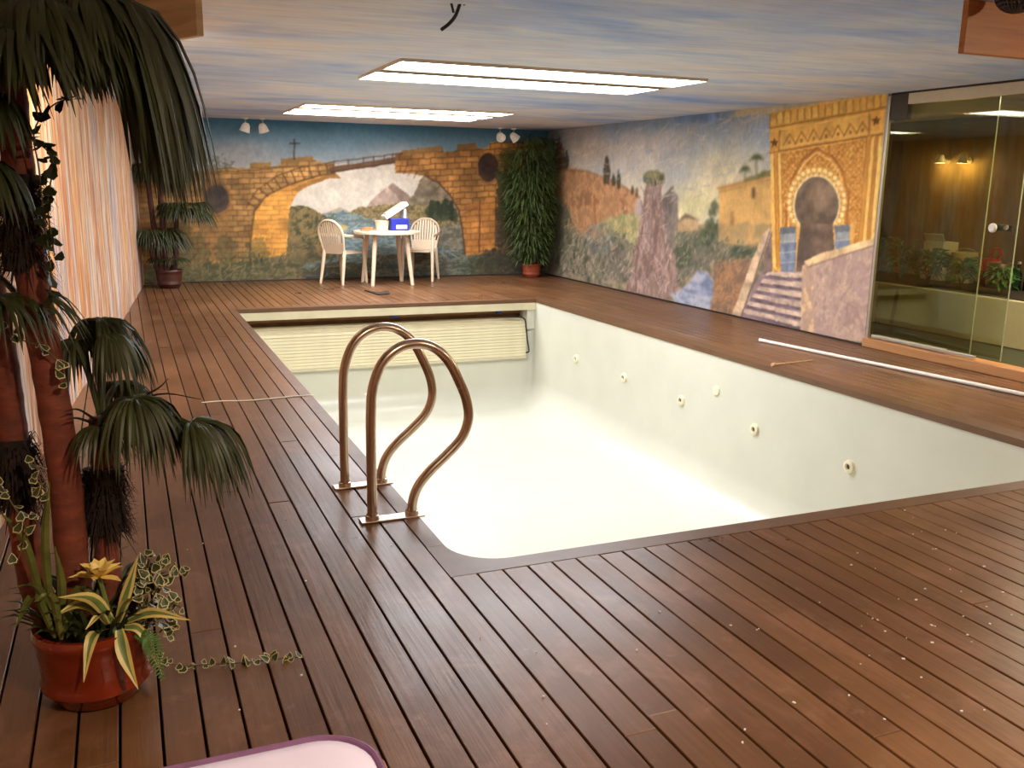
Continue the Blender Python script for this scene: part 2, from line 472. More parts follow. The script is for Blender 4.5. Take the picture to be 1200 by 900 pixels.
    def linear(s):
        c = s.c * s.gain; g = c @ np.array([.3, .59, .11]); c = g[:, None] + (c - g[:, None]) * s.sat; c = np.clip(c + 4, 0, 255) / 255
        return np.where(c <= .04045, c / 12.92, ((c + .055) / 1.055) ** 2.4)

def wall_grid(name, origin, du, dv, nu, nv, thick_dir):
    """fine grid on the wall plus a thin body behind it"""
    o = np.array(origin, float); du = np.array(du, float); dv = np.array(dv, float)
    a = np.linspace(0, 1, nu); b = np.linspace(0, 1, nv)
    A, B = np.meshgrid(a, b)
    P = o + A.reshape(-1, 1) * du + B.reshape(-1, 1) * dv
    U = A.reshape(-1) * np.linalg.norm(du); V = B.reshape(-1) * np.linalg.norm(dv)
    i = (np.arange(nv - 1)[:, None] * nu + np.arange(nu - 1)[None]).reshape(-1)
    quads = np.stack([i, i + 1, i + nu + 1, i + nu], 1)
    # back body corners
    t = np.array(thick_dir, float); c = [0, nu - 1, nu * nv - 1, nu * (nv - 1)]
    back = P[c] + t; N = len(P)
    P2 = np.vstack([P, back]); ex = np.array([[N, N + 3, N + 2, N + 1]])
    allq = np.vstack([quads, ex])
    me = bpy.data.meshes.new(name)
    me.vertices.add(len(P2)); me.vertices.foreach_set('co', P2.astype(np.float32).reshape(-1))
    me.loops.add(allq.size); me.loops.foreach_set('vertex_index', allq.astype(np.int32).reshape(-1))
    me.polygons.add(len(allq)); me.polygons.foreach_set('loop_start', np.arange(0, allq.size, 4, dtype=np.int32))
    me.update(calc_edges=True)
    return me, P2, np.append(U, [0] * 4), np.append(V, [0] * 4)
def store_paint(me, lc):
    at = me.color_attributes.new('paint', 'FLOAT_COLOR', 'POINT')
    at.data.foreach_set('color', np.hstack([lc, np.ones((len(lc), 1))]).astype(np.float32).reshape(-1))

# ---- back wall: stone bridge over a river
XL0 = lwx(YB) - .1
me, P3, U, V = wall_grid('wall_back', (XL0, YB, -.05), (XR - XL0 + .05, 0, 0), (0, 0, H + .05), 500, 184, (0, .12, 0))
p = Paint(P3, U, V)
#PAINT_BACK
BIG = [(0, 0), (900, 0), (900, 500), (0, 500)]
t = np.clip((p.y - 138 - (p.x - 205) * .035) / 62, 0, 1)[:, None]
p.c = np.array([70, 128, 166.]) * (1 - t) + np.array([176, 168, 160.]) * t
g2 = np.clip(1 - np.abs(t - .0) / .22, 0, 1); p.c = p.c * (1 - .35 * g2) + np.array([44, 104, 146.]) * .35 * g2
p.c *= (1 + .16 * (p.noise(1.6, 3.5) - .5))[:, None]
p.ell(470, 185, 60, 22, (190, 178, 172), soft=.9, a=.5); p.ell(280, 178, 60, 20, (178, 164, 158), soft=.9, a=.5)
# ground below
p.mottle([(150, 290), (700, 285), (700, 420), (150, 420)], [(64, 62, 44), (104, 92, 58), (132, 112, 70), (88, 84, 58)], (4, 9), 3, 1)
# distance seen through the arch
p.fill([(330, 195), (560, 185), (560, 335), (330, 335)], (206, 194, 176), 0, var=.05)
p.fill([(340, 262), (378, 250), (398, 243), (425, 252), (470, 246), (560, 244), (560, 262), (340, 275)], (168, 152, 132), 2)
p.fill([(424, 248), (440, 230), (455, 218), (460, 214), (468, 220), (478, 228), (492, 238), (492, 252), (424, 254)], (172, 146, 130), 1, var=.14, sc=(12, 6))
p.fill([(455, 219), (460, 214), (468, 220), (478, 228), (486, 240), (470, 236), (462, 226)], (142, 118, 106), 1)
p.fill([(470, 240), (484, 228), (492, 212), (500, 204), (520, 214), (535, 236), (548, 262), (548, 300), (470, 268)], (128, 112, 88), 2, var=.2, sc=(9, 12))
p.mottle([(404, 250), (420, 243), (470, 238), (500, 242), (548, 256), (548, 286), (500, 272), (440, 256), (404, 262)], [(92, 82, 52), (140, 118, 72), (168, 142, 92), (112, 96, 62)], (14, 26), 2, 1)
p.mottle([(326, 244), (340, 243), (356, 240), (372, 248), (386, 254), (394, 272), (370, 292), (326, 300)], [(62, 64, 40), (98, 88, 52), (128, 104, 60)], (16, 16), 3, 1)
# river
p.mottle([(378, 250), (402, 247), (440, 258), (486, 262), (520, 282), (548, 300), (560, 334), (350, 334), (344, 300), (380, 282), (396, 266)],
         [(88, 106, 108), (112, 132, 136), (138, 152, 150), (96, 110, 104)], (3, 22), 3, 1)
p.fill([(398, 262), (410, 266), (398, 274), (384, 276)], (176, 152, 92), 1)
p.mottle([(340, 290), (372, 284), (400, 286), (392, 302), (350, 310), (340, 318)], [(112, 92, 52), (146, 112, 62), (80, 74, 50)], (10, 18), 3, 1)
p.mottle([(336, 318), (400, 306), (440, 312), (430, 334), (336, 334)], [(58, 58, 44), (96, 82, 54), (70, 72, 58)], (8, 14), 3, 1)
p.mottle([(500, 268), (545, 262), (552, 300), (510, 288)], [(118, 112, 92), (150, 138, 112), (94, 92, 78)], (9, 20), 3, 1)
p.mottle([(500, 246), (508, 236), (516, 238), (522, 230), (530, 238), (536, 250), (536, 260), (500, 258)], [(34, 42, 26), (52, 60, 36), (70, 72, 46)], (18, 18), 3, 2)
for xx in (506, 513, 521, 529): p.ell(xx, 244, 3.2, 9, (42, 50, 32), 2, 1)
p.mottle([(430, 300), (560, 292), (620, 290), (640, 330), (430, 330)], [(66, 78, 74), (98, 104, 92), (122, 120, 100), (76, 76, 62)], (4, 14), 4, 2)
p.mottle([(322, 286), (352, 282), (360, 300), (352, 330), (322, 330)], [(92, 84, 50), (130, 106, 62), (108, 92, 56)], (8, 12), 3, 2)
# left half of the bridge
LB = [(160, 206), (222, 200), (273, 196), (293, 198), (293, 191), (317, 190), (317, 196), (329, 193), (329, 186), (366, 183), (367, 187), (376, 190), (390, 191),
      (392, 204), (361, 213), (330, 224), (312, 230), (300, 246), (294, 276), (293, 306), (160, 322)]
i = p.fill(LB, (170, 124, 64), 1, var=.24, sc=(3, 4)); p.bricks(i, 13, 6.2, -.03, (72, 46, 22), .75, 1.1)
i = p.fill([(160, 206), (222, 200), (262, 200), (272, 240), (262, 322), (160, 324)], (150, 104, 56), 3, a=.45, var=.2)
# vault, lit soffit
SF = [(400, 209), (386, 209.5), (361, 218), (347, 227), (340, 242), (337, 267), (336, 298), (293, 306), (294, 276), (298, 248), (312, 229), (337, 217), (368, 207), (392, 202)]
i = p.fill(SF, (206, 140, 54), 1, var=.14, sc=(4, 5)); p.bricks(i, 16, 5.6, -.02, (116, 72, 28), .5, .9)
p.fill([(400, 209), (386, 209.5), (361, 218), (350, 224), (340, 222), (365, 211), (392, 203)], (120, 80, 40), 1, a=.6)
p.line([(392, 203), (368, 207), (337, 217), (312, 229), (298, 248), (294, 276), (293, 306)], 1.6, (86, 56, 26))
p.line([(388, 190), (350, 197), (325, 206), (302, 222), (288, 244)], 1.2, (96, 62, 28))
for (x0, y0), (x1, y1) in zip([(382, 191.5), (372, 193), (362, 195), (351, 197), (341, 200), (331, 203.5), (321, 208), (312, 214), (304, 221), (296, 230), (291, 238)],
                              [(384, 204), (375, 205), (366, 208), (357, 211), (347, 214), (338, 217), (329, 221), (321, 225), (313, 230), (306, 236), (300, 243)]):
    p.line([(x0, y0), (x1, y1)], 1.5, (92, 58, 26))
p.line([(222, 203), (292, 200), (330, 196), (390, 193)], 1.5, (110, 74, 34))
for q in ([(293, 191), (317, 190), (317, 194), (293, 196)], [(329, 186), (366, 183), (366, 188), (329, 192)]): p.fill(q, (150, 112, 56), .5)
# round opening
p.ell(254, 233, 17, 20, (138, 92, 46), 1, a=.8); p.ell(254, 233, 14.5, 17, (72, 58, 52), 1, var=.25)
# cross on the parapet
p.line([(345, 163), (345, 186)], 1.6, (70, 52, 40)); p.line([(339, 168), (351, 168)], 1.4, (70, 52, 40))
# wooden walkway between the halves
p.line([(388, 199), (420, 194), (466, 187)], 6.5, (96, 62, 38)); p.line([(388, 202), (466, 190)], 2, (66, 42, 28))
p.line([(388, 190), (420, 186), (468, 180)], 1.4, (96, 70, 48))
for xx in (391, 408, 426, 438, 450, 460): p.line([(xx, 189 - (xx - 390) * .12), (xx, 199 - (xx - 390) * .13)], 1.5, (92, 62, 40))
# right half
RB = [(463, 180), (470, 179), (472, 176.5), (517, 171), (520, 178.5), (535.7, 176.7), (535.7, 169), (557.7, 167.7), (560, 174), (572, 172.5), (573.5, 166.5), (640, 166),
      (640, 298), (545, 299), (542, 267), (537, 245), (527, 228), (515, 215), (498, 206), (480, 204), (463, 203)]
i = p.fill(RB, (182, 122, 56), 1, var=.22, sc=(3, 4)); p.bricks(i, 14, 7.0, -.05, (70, 42, 20), .8, 1.2)
p.fill([(472, 176.5), (517, 171), (518, 178), (471, 183)], (146, 112, 62), .6, a=.8); p.fill([(535.7, 169), (557.7, 167.7), (558, 174), (536, 176)], (140, 104, 58), .6, a=.8)
p.fill([(545, 240), (562, 236), (581, 232), (581, 286), (562, 296), (545, 296)], (200, 120, 50), 2, a=.4, var=.2)
p.line([(498, 206), (515, 215), (527, 228), (537, 245), (542, 267), (545, 299)], 1.8, (80, 48, 24))
for k in range(10):
    a0 = k / 9
    x0 = 468 + 40 * a0 + 34 * a0 ** 2; y0 = 203 + 8 * a0 + 40 * a0 ** 2.4
    p.line([(x0, y0), (x0 + 3 + 12 * a0, y0 - 13 + 6 * a0)], 1.2, (96, 56, 24), .55)
p.line([(562, 236), (562, 296)], 1.6, (92, 52, 24)); p.line([(581, 232), (581, 288)], 1.4, (92, 52, 24))
p.ell(572, 197, 14, 19, (150, 96, 48), 1, a=.8); p.ell(572, 196, 12, 17, (66, 44, 36), 1, var=.25)
p.mottle([(582, 200), (650, 190), (650, 330), (560, 330), (560, 300), (582, 290)], [(46, 44, 34), (76, 66, 46), (98, 84, 60), (58, 52, 40)], (6, 8), 5, 2, .85)
# foliage painted at the foot
for cx, cy, rx, ry in ((265, 292, 13, 16), (302, 294, 14, 18), (232, 300, 12, 26), (285, 306, 30, 8), (360, 308, 22, 6), (385, 302, 14, 5), (205, 280, 22, 40), (258, 194, 12, 6), (236, 187, 22, 4), (565, 310, 26, 12)):
    p.ell(cx, cy, rx, ry, (66, 72, 44), 6, 12, a=.45, var=.3, sc=(16, 16))
p.mottle([(160, 312), (350, 306), (350, 335), (160, 340)], [(86, 82, 52), (126, 112, 70), (108, 96, 60), (70, 70, 46)], (5, 16), 3, 2, .85)
p.soften(500, 184, np.ones(len(p.x)), 1)
p.strokes([(340, 243), (392, 254), (394, 272), (350, 300), (338, 300)], [(58, 60, 40), (140, 116, 70), (96, 92, 58)], 120, 6, 1.2, 50, .5)
p.strokes([(345, 300), (545, 296), (560, 330), (340, 330)], [(60, 66, 60), (140, 138, 118), (98, 108, 104), (84, 76, 56)], 220, 9, 1.3, 8, .5)
p.strokes([(210, 298), (335, 300), (335, 328), (205, 330)], [(60, 62, 42), (140, 122, 76), (98, 92, 60)], 200, 7, 1.2, 60, .5)
p.strokes([(400, 262), (480, 264), (540, 296), (400, 300)], [(150, 164, 164), (92, 112, 116), (120, 138, 140)], 120, 10, 1.2, 5, .5)
store_paint(me, p.linear())
struct(new_obj('wall_back', me, None, M['mural']), 'far wall painted with a stone bridge over a river')

# ---- right wall: landscape, rock column and golden horseshoe gate
me, P3, U, V = wall_grid('wall_right', (XR, YB + .1, -.05), (0, GY - YB - .1, 0), (0, 0, H + .05), 580, 240, (.06, 0, 0))
p = Paint(P3, U, V)
#PAINT_RIGHT
p.gain = 1.13; p.sat = .98
top = 152 - (p.x - 640) * .11
t = np.clip((p.y - top) / 110, 0, 1)[:, None]
p.c = np.array([150, 152, 158.]) * (1 - t) + np.array([206, 188, 156.]) * t
b = np.clip((p.noise(1.1, 2.2) - .42) * 4, 0, 1)[:, None] * (1 - t * .8)
p.c = p.c * (1 - .55 * b) + np.array([100, 138, 190.]) * .55 * b
p.ell(825, 136, 60, 14, (96, 130, 180), 4, soft=.8, a=.8); p.ell(755, 146, 60, 12, (112, 142, 176), 4, soft=.8, a=.6)
p.ell(850, 205, 60, 60, (218, 200, 152), 5, soft=.9, a=.7); p.ell(810, 240, 44, 30, (206, 198, 140), 5, soft=.9, a=.7)
p.ell(760, 175, 50, 26, (190, 176, 164), 5, soft=.9, a=.6); p.ell(690, 175, 50, 26, (182, 160, 134), 5, soft=.9, a=.7)
p.c *= (1 + .18 * (p.noise(5, 3) - .5))[:, None]
# general ground tone
p.mottle([(630, 262), (700, 255), (800, 262), (905, 262), (1040, 300), (1040, 430), (630, 345)], [(112, 104, 78), (150, 130, 96), (176, 148, 112), (132, 112, 96), (96, 96, 72)], (4, 5), 4, 2)
# far left bluff and reddish tower
p.mottle([(640, 210), (652, 172), (655, 158), (660, 172), (662, 205), (655, 240), (640, 250)], [(92, 58, 42), (120, 78, 56), (104, 70, 50)], (6, 3), 3, 1)
i = p.mottle([(640, 204), (655, 199), (672, 196), (690, 201), (712, 212), (728, 218), (744, 226), (752, 232), (750, 252), (740, 275), (700, 290), (655, 280), (640, 270)],
         [(136, 98, 70), (172, 122, 82), (188, 142, 98), (156, 114, 80)], (4, 5), 2, 1)
p.line([(655, 199), (690, 201), (728, 217), (750, 231)], 1.4, (120, 84, 58))
p.line([(696, 228), (698, 262)], 2, (140, 88, 50))
for (cx, y0, y1, w) in ((711, 183, 216, 4.4), (719, 204, 218, 2.6), (725, 199, 221, 2.4), (741, 217, 228, 2.0), (746, 220, 230, 2.0), (664, 176, 198, 3)):
    p.fill([(cx - w * .3, y0), (cx + w * .3, y0), (cx + w, (y0 + y1) / 2), (cx + w * .7, y1), (cx - w * .7, y1), (cx - w, (y0 + y1) / 2)], (74, 62, 44), .8, .6)
p.fill([(744, 236), (752, 230), (752, 252), (742, 254)], (158, 140, 132), 1.5)
# shrubs left of the rock column
p.mottle([(700, 262), (728, 250), (748, 252), (750, 285), (720, 290), (700, 284)], [(150, 142, 96), (178, 164, 112), (130, 128, 88)], (8, 8), 4, 2)
p.mottle([(640, 232), (662, 240), (676, 270), (700, 282), (724, 270), (742, 290), (738, 330), (700, 334), (640, 322)], [(70, 72, 56), (104, 100, 80), (136, 124, 104), (88, 90, 78), (150, 132, 112)], (9, 10), 5, 3, .9)
p.ell(702, 280, 18, 20, (104, 104, 100), 5, 5, a=.6, var=.3, sc=(20, 20)); p.ell(660, 270, 12, 30, (80, 82, 62), 5, 5, a=.6, var=.3, sc=(20, 20)); p.ell(722, 308, 14, 18, (104, 92, 84), 5, 5, a=.6, var=.3, sc=(20, 20))
# rock column with cap
i = p.mottle([(757, 213), (775, 213), (777, 236), (782, 262), (790, 300), (798, 350), (770, 352), (733, 340), (738, 320), (745, 290), (751, 252)],
         [(112, 88, 80), (150, 120, 108), (176, 148, 134), (132, 106, 96)], (10, 3), 2, 1)
p.mottle([(776, 232), (782, 224), (788, 218), (793, 228), (794, 262), (788, 300), (780, 280)], [(116, 106, 98), (146, 130, 116), (98, 88, 82)], (10, 3), 1.5, 1)
for q in ([(758, 222), (754, 262), (744, 318)], [(765, 226), (764, 270), (758, 330)], [(772, 226), (776, 268), (786, 330)], [(752, 290), (760, 310), (752, 336)], [(770, 290), (764, 312), (772, 340)]):
    p.line(q, 1.6, (96, 76, 70), .7, jit=2)
p.ell(766, 209, 13, 9.5, (92, 92, 60), 1.5, 1.5, var=.25, sc=(20, 20)); p.ell(763, 205, 8, 4, (128, 122, 84), 1.5, 1)
# middle distance house and shrubs
p.fill([(794, 262), (803, 252), (818, 258), (818, 274), (794, 274)], (178, 148, 108), 1); p.fill([(792, 262), (803, 250), (820, 258), (803, 256)], (112, 96, 74), 1)
p.mottle([(792, 275), (818, 268), (860, 278), (884, 286), (880, 308), (836, 306), (818, 318), (796, 330), (790, 300)], [(82, 84, 66), (112, 108, 88), (138, 126, 104), (94, 92, 82)], (10, 10), 5, 3, .9)
for cx, cy, rx, ry in ((833, 268, 9, 12), (826, 280, 10, 10), (836, 244, 6, 9), (870, 296, 14, 9), (800, 300, 11, 16)): p.ell(cx, cy, rx, ry, (66, 76, 54), 4, 5, a=.75, var=.3, sc=(24, 24))
# stream
p.mottle([(816, 316), (828, 318), (836, 330), (833, 366), (796, 356), (784, 346), (806, 334)], [(110, 118, 142), (142, 148, 170), (168, 168, 178)], (4, 22), 2, 1)
# orange bank
p.mottle([(838, 306), (866, 304), (884, 300), (878, 340), (866, 372), (834, 364), (836, 330)], [(142, 104, 72), (176, 132, 92), (160, 118, 88), (120, 94, 74)], (7, 9), 3, 2)
# ochre house with palms
i = p.fill([(843, 220), (870, 213), (903, 205), (905, 282), (872, 288), (842, 284)], (206, 160, 94), 1, var=.12, sc=(3, 4))
p.line([(841, 221), (872, 213), (904, 205)], 3, (166, 118, 62)); p.line([(843, 225), (904, 210)], 1.2, (140, 98, 56))
p.fill([(881, 220), (885, 219), (885, 232), (881, 232)], (96, 70, 44), .4); p.fill([(856, 248), (860, 247), (860, 264), (856, 265)], (150, 108, 66), .4)
p.mottle([(842, 262), (905, 262), (905, 290), (842, 290)], [(176, 138, 88), (150, 126, 90), (128, 116, 86)], (6, 6), 4, 2, .6)
for cx, cy, tr in ((887, 186, 206), (874, 199, 210)):
    p.line([(cx, cy), (cx - 1, tr)], 1.6, (96, 82, 52))
    for k in range(9):
        an = math.pi * (.02 + .12 * k) ; L = 9 if cx > 880 else 7
        p.line([(cx, cy), (cx + L * .6 * math.cos(an), cy - L * .55 * math.sin(an)), (cx + L * math.cos(an), cy - L * .25 * math.sin(an) + 3)], 1.3, (72, 78, 44))
p.mottle([(878, 206), (905, 198), (905, 205), (870, 214)], [(90, 88, 52), (120, 108, 66)], (20, 20), 2, 1)
LAND = [(640, 250), (700, 255), (745, 250), (800, 262), (842, 280), (884, 286), (868, 372), (640, 330)]
p.soften(580, 240, np.clip((905 - p.x) / 10, 0, 1), 5)
p.strokes([(640, 262), (700, 275), (745, 275), (738, 335), (640, 318)], [(70, 72, 58), (150, 140, 112), (112, 96, 84), (176, 160, 130), (92, 98, 78)], 420, 7, 1.3, 65, .5)
p.strokes([(790, 272), (884, 286), (880, 306), (820, 318), (792, 335)], [(66, 74, 56), (142, 132, 106), (104, 100, 84), (168, 150, 120)], 260, 6, 1.3, 60, .5)
p.strokes([(838, 306), (884, 300), (866, 372), (834, 364)], [(196, 150, 106), (136, 96, 72), (170, 120, 84), (112, 84, 70)], 160, 7, 1.3, 55, .45)
p.strokes([(757, 215), (776, 215), (798, 350), (735, 342)], [(196, 168, 150), (104, 82, 78), (160, 126, 116), (132, 110, 118)], 240, 12, 1.3, 82, .5)
p.strokes([(645, 205), (672, 198), (744, 228), (746, 270), (700, 285), (655, 275)], [(206, 160, 112), (150, 104, 72), (186, 136, 92)], 180, 9, 1.4, 75, .35)
p.strokes([(640, 165), (900, 130), (900, 200), (840, 215), (800, 245), (700, 205), (640, 195)], [(200, 188, 170), (150, 156, 168), (214, 198, 168), (178, 164, 150), (130, 150, 180)], 420, 14, 2.2, 20, .22)
# golden gate ---------------------------------------------------------------
GT = [(902, 131), (1040, 107), (1030, 240), (1018, 400), (905, 330)]
p.fill(GT, (214, 158, 72), .5, var=.12, sc=(4, 4))
p.fill([(860, 130), (902, 121), (1040, 104), (1040, 110), (902, 132), (862, 138)], (196, 172, 124), 2, 1, a=.6)
# crenellated fringe
for k in range(17):
    x0 = 903 + k * 8.1; yt = 133 - (x0 - 902) * .172
    p.fill([(x0, yt + 14), (x0 + .5, yt + 3), (x0 + 3.5, yt - 1), (x0 + 6, yt + 2), (x0 + 6.6, yt + 13)], (224, 174, 92), .6, var=.15)
    p.line([(x0 - .6, yt + 1), (x0 - .8, yt + 14)], 1.3, (150, 104, 46), .8)
p.line([(902, 150), (1037, 126)], 1.6, (140, 92, 40)); p.line([(902, 154), (1037, 130)], 1.6, (232, 184, 104))
p.fill([(902, 155), (1036, 131), (1034, 157), (903, 179)], (218, 164, 80), .5)
p.line([(902, 179), (1034, 157)], 2, (126, 82, 36)); p.line([(902, 175), (1034, 153)], 1.2, (226, 178, 100))
for k in range(7):                                   # zigzag frieze
    x0 = 918 + k * 14.3; y0 = 171 - (x0 - 918) * .168
    p.line([(x0, y0), (x0 + 7, y0 - 14), (x0 + 14.3, y0 - 2.4)], 1.5, (146, 96, 44))
    p.ell(x0 + 7, y0 - 4, 1.8, 2.4, (160, 108, 50), .3)
for (cx, cy) in ((907.5, 167), (1027, 141)):          # star panels
    p.fill([(cx - 5.5, cy - 11), (cx + 5.5, cy - 13), (cx + 5.5, cy + 10), (cx - 5.5, cy + 12)], (208, 150, 68), .3)
    p.fill([(cx, cy - 6), (cx + 1.6, cy - 1.8), (cx + 5, cy - 2), (cx + 2.4, cy + 1.4), (cx + 3.4, cy + 6), (cx, cy + 3), (cx - 3.4, cy + 6), (cx - 2.4, cy + 1.6), (cx - 5, cy - 1), (cx - 1.6, cy - 1.6)], (104, 66, 32), .2)
p.line([(914, 153), (913, 176)], 1.4, (140, 92, 42)); p.line([(1019, 133), (1018, 159)], 1.4, (140, 92, 42))
# side pilasters
for xs, col in (((903, 907), (232, 178, 92)), ((907, 911), (196, 132, 52)), ((911, 915), (236, 186, 100))):
    p.fill([(xs[0], 180), (xs[1], 180), (xs[1] + 3, 316), (xs[0] + 3, 312)], col, .4, var=.08)
for xa, xb, col in ((1016, 1021, (196, 134, 56)), (1021, 1026, (236, 184, 96)), (1026, 1030, (190, 126, 48)), (1030, 1034, (238, 192, 110))):
    p.fill([(xa, 160), (xb, 159), (xb - 14, 320), (xa - 14, 320)], col, .4, var=.08)
for x0, x1 in ((907, 910), (911, 914), (915, 918)): p.line([(x0, 180), (x1, 312)], 1.1, (144, 92, 38), .8)
for x0, x1 in ((1016, 1002), (1021, 1007), (1026, 1012), (1030, 1016)): p.line([(x0, 160), (x1, 320)], 1.1, (144, 92, 38), .8)
# carved panel
CP = [(916, 180), (1014, 163), (1004, 300), (918, 300)]
i = p.mottle(CP, [(176, 112, 44), (206, 146, 66), (226, 174, 96), (190, 128, 54)], (26, 26), .5, 0)
X, Y = p.x[i], p.y[i]
lat = np.maximum(np.abs(np.sin((X * .9 + Y * .75) * .55)), np.abs(np.sin((X * .9 - Y * .75) * .55)))
p.put(i[lat > .96], (150, 94, 38), .55, 0)
def arcpts(cx, cy, rx, ry, a0, a1, n=24): return [(cx + rx * math.cos(math.radians(a0 + (a1 - a0) * k / n)), cy - ry * math.sin(math.radians(a0 + (a1 - a0) * k / n))) for k in range(n + 1)]
# pointed outer arch and lobed ring
p.line([(921, 272), (922, 240), (928, 210), (940, 188), (957, 174), (975, 183), (988, 201), (994, 228), (992, 268)], 2.6, (150, 92, 38))
p.line([(924, 272), (925, 240), (931, 212), (942, 192), (957, 179), (972, 187), (984, 203), (990, 228), (988, 268)], 1.4, (240, 198, 122))
i = p.ell(957, 236, 33, 40, (222, 178, 108), .5, var=.1)
for k in range(22):
    an = math.radians(-35 + 250 * k / 21); cx = 957 + 32 * math.cos(an); cy = 237 - 38 * math.sin(an)
    p.ell(cx, cy, 4, 4.5, (206, 150, 74), .2, var=.05); p.ell(cx, cy, 2.4, 2.8, (236, 204, 142), .2, var=.05)
    p.line([(957 + 26 * math.cos(an), 240 - 31 * math.sin(an)), (957 + 30 * math.cos(an), 238 - 36 * math.sin(an))], 1.1, (150, 100, 48), .7)
p.fill([(918, 268), (1002, 262), (1000, 300), (920, 318)], (204, 150, 76), .4)
# blue tiles beside the door
for (xa, xb, ya, yb_) in ((914, 933, 270, 320), (978, 996, 268, 300)):
    p.fill([(xa, ya), (xb, ya - 1), (xb - 1, yb_), (xa + 1, yb_)], (132, 134, 134), .6, var=.12, sc=(14, 14))
    p.fill([(xa, ya - 3), (xb, ya - 5), (xb, ya + 3), (xa, ya + 5)], (104, 106, 110), .5)
    p.fill([(xa, ya + 15), (xb, ya + 14), (xb - 1, yb_), (xa + 1, yb_)], (110, 118, 134), .6, var=.15, sc=(14, 14))
    for yy in np.arange(ya + 14, yb_, 12): p.line([(xa, yy), (xb, yy - 1)], 1, (196, 186, 170), .6)
# horseshoe opening
i = p.ell(957, 240, 26.5, 34, (112, 92, 74), .4, var=.2, sc=(5, 7)); p.ell(960, 228, 18, 20, (150, 122, 98), 3, soft=.9, a=.7)
p.line(arcpts(957, 240, 26.5, 34, -40, 220), 1.6, (238, 214, 164), .8)
p.fill([(938, 262), (976, 262), (979, 322), (932, 322)], (100, 80, 66), .4, var=.22, sc=(5, 8))
p.ell(944, 300, 10, 30, (78, 64, 58), 3, soft=.9, a=.7)
# steps
p.fill([(893, 318), (944, 318), (942, 390), (862, 372)], (146, 122, 120), .5)
for k in range(6):
    f0 = k / 6; f1 = (k + .52) / 6
    xl0, xl1 = 900 - 33 * f0, 900 - 33 * f1; yl0, yl1 = 318 + 52 * f0, 318 + 52 * f1
    yr0, yr1 = 318 + 70 * f0, 318 + 70 * f1
    p.fill([(xl0, yl0), (943, yr0 + 2), (943, yr1 + 2), (xl1, yl1)], (190, 164, 144), .6, var=.14, sc=(10, 20))
    p.fill([(xl1, yl1), (943, yr1 + 2), (943, 318 + 70 * (k + 1) / 6), (900 - 33 * (k + 1) / 6, 318 + 52 * (k + 1) / 6)], (112, 92, 98), .6, var=.18, sc=(10, 20))
# balustrade on the left of the steps
p.fill([(898, 268), (905, 272), (905, 318), (894, 322)], (122, 100, 92), .8, var=.15)
p.fill([(893, 275), (901, 266), (904, 272), (884, 330), (868, 372), (858, 368), (872, 330)], (196, 166, 134), 1, var=.15, sc=(6, 12)); p.line([(902, 272), (884, 328), (868, 372)], 1.8, (112, 88, 78))
# parapet on the right
p.mottle([(943, 306), (960, 298), (1023, 281), (1030, 281), (1022, 402), (940, 392)], [(156, 128, 118), (174, 144, 128), (184, 154, 134), (164, 136, 126)], (2.5, 3), 1, .6)
p.strokes([(945, 316), (1022, 290), (1016, 398), (943, 388)], [(140, 112, 112), (200, 168, 142), (164, 134, 138), (180, 148, 120)], 260, 9, 1.5, 80, .4)
p.fill([(943, 306), (962, 297), (1024, 279), (1023, 288), (964, 306), (946, 314)], (212, 176, 130), 1, var=.14)
p.mottle([(940, 312), (954, 308), (953, 393), (938, 390)], [(206, 172, 132), (186, 150, 118), (170, 140, 122)], (6, 6), 1, 1)
p.line([(946, 314), (966, 306), (1023, 288)], 1.4, (120, 92, 84)); p.line([(1000, 330), (985, 352), (1004, 362)], 1.2, (128, 100, 98), .6)
p.soften(580, 240, np.ones(len(p.x)), 1)
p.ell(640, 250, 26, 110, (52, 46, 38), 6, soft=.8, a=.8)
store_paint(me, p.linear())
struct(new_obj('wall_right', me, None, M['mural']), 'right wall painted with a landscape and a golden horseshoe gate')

# ------------------------------------------------------------------ remaining room shell
def slab(name, c, d, mat, label=None, parent=None):
    b = MB(); b.box(c, d); o = b.build(name, mat, parent)
    return struct(o, label) if parent is None else o
b = MB()
for ya, yb_ in ((YF, YB + .1),):
    pts = [(lwx(ya), ya), (lwx(yb_), yb_)]
    b.prism([pts[0], pts[1], (pts[1][0] - .12, pts[1][1]), (pts[0][0] - .12, pts[0][1])], -.05, H)
struct(b.build('wall_left', M['streak']), 'left wall painted with vertical ochre and lilac streaks')
slab('wall_front', ((XR + lwx(YF)) / 2, YF - .06, H / 2), (XR - lwx(YF) + .3, .12, H + .1), M['plainwall'], 'plain cream wall behind the camera')
b = MB(); b.box((XR + .03, (YF + 2.6) / 2, H / 2), (.06, 2.6 - YF, H + .1)); struct(b.build('wall_right_end', M['plainwall']), 'plain end of the right wall')
slab('ceiling', (3.9, (YF + YB) / 2, H + .05), (10.2, YB - YF + .4, .1), M['ceil'], 'low ceiling painted as a cloudy sky')
# dark joints along the foot of the walls
slab('baseboard_back', ((XL0 + XR) / 2, YB - .006, .008), (XR - XL0 - .1, .012, .016), M['dark_trim'])
slab('baseboard_right', (XR - .006, (GY + YB) / 2, .008), (.012, YB - GY - .03, .016), M['dark_trim'])

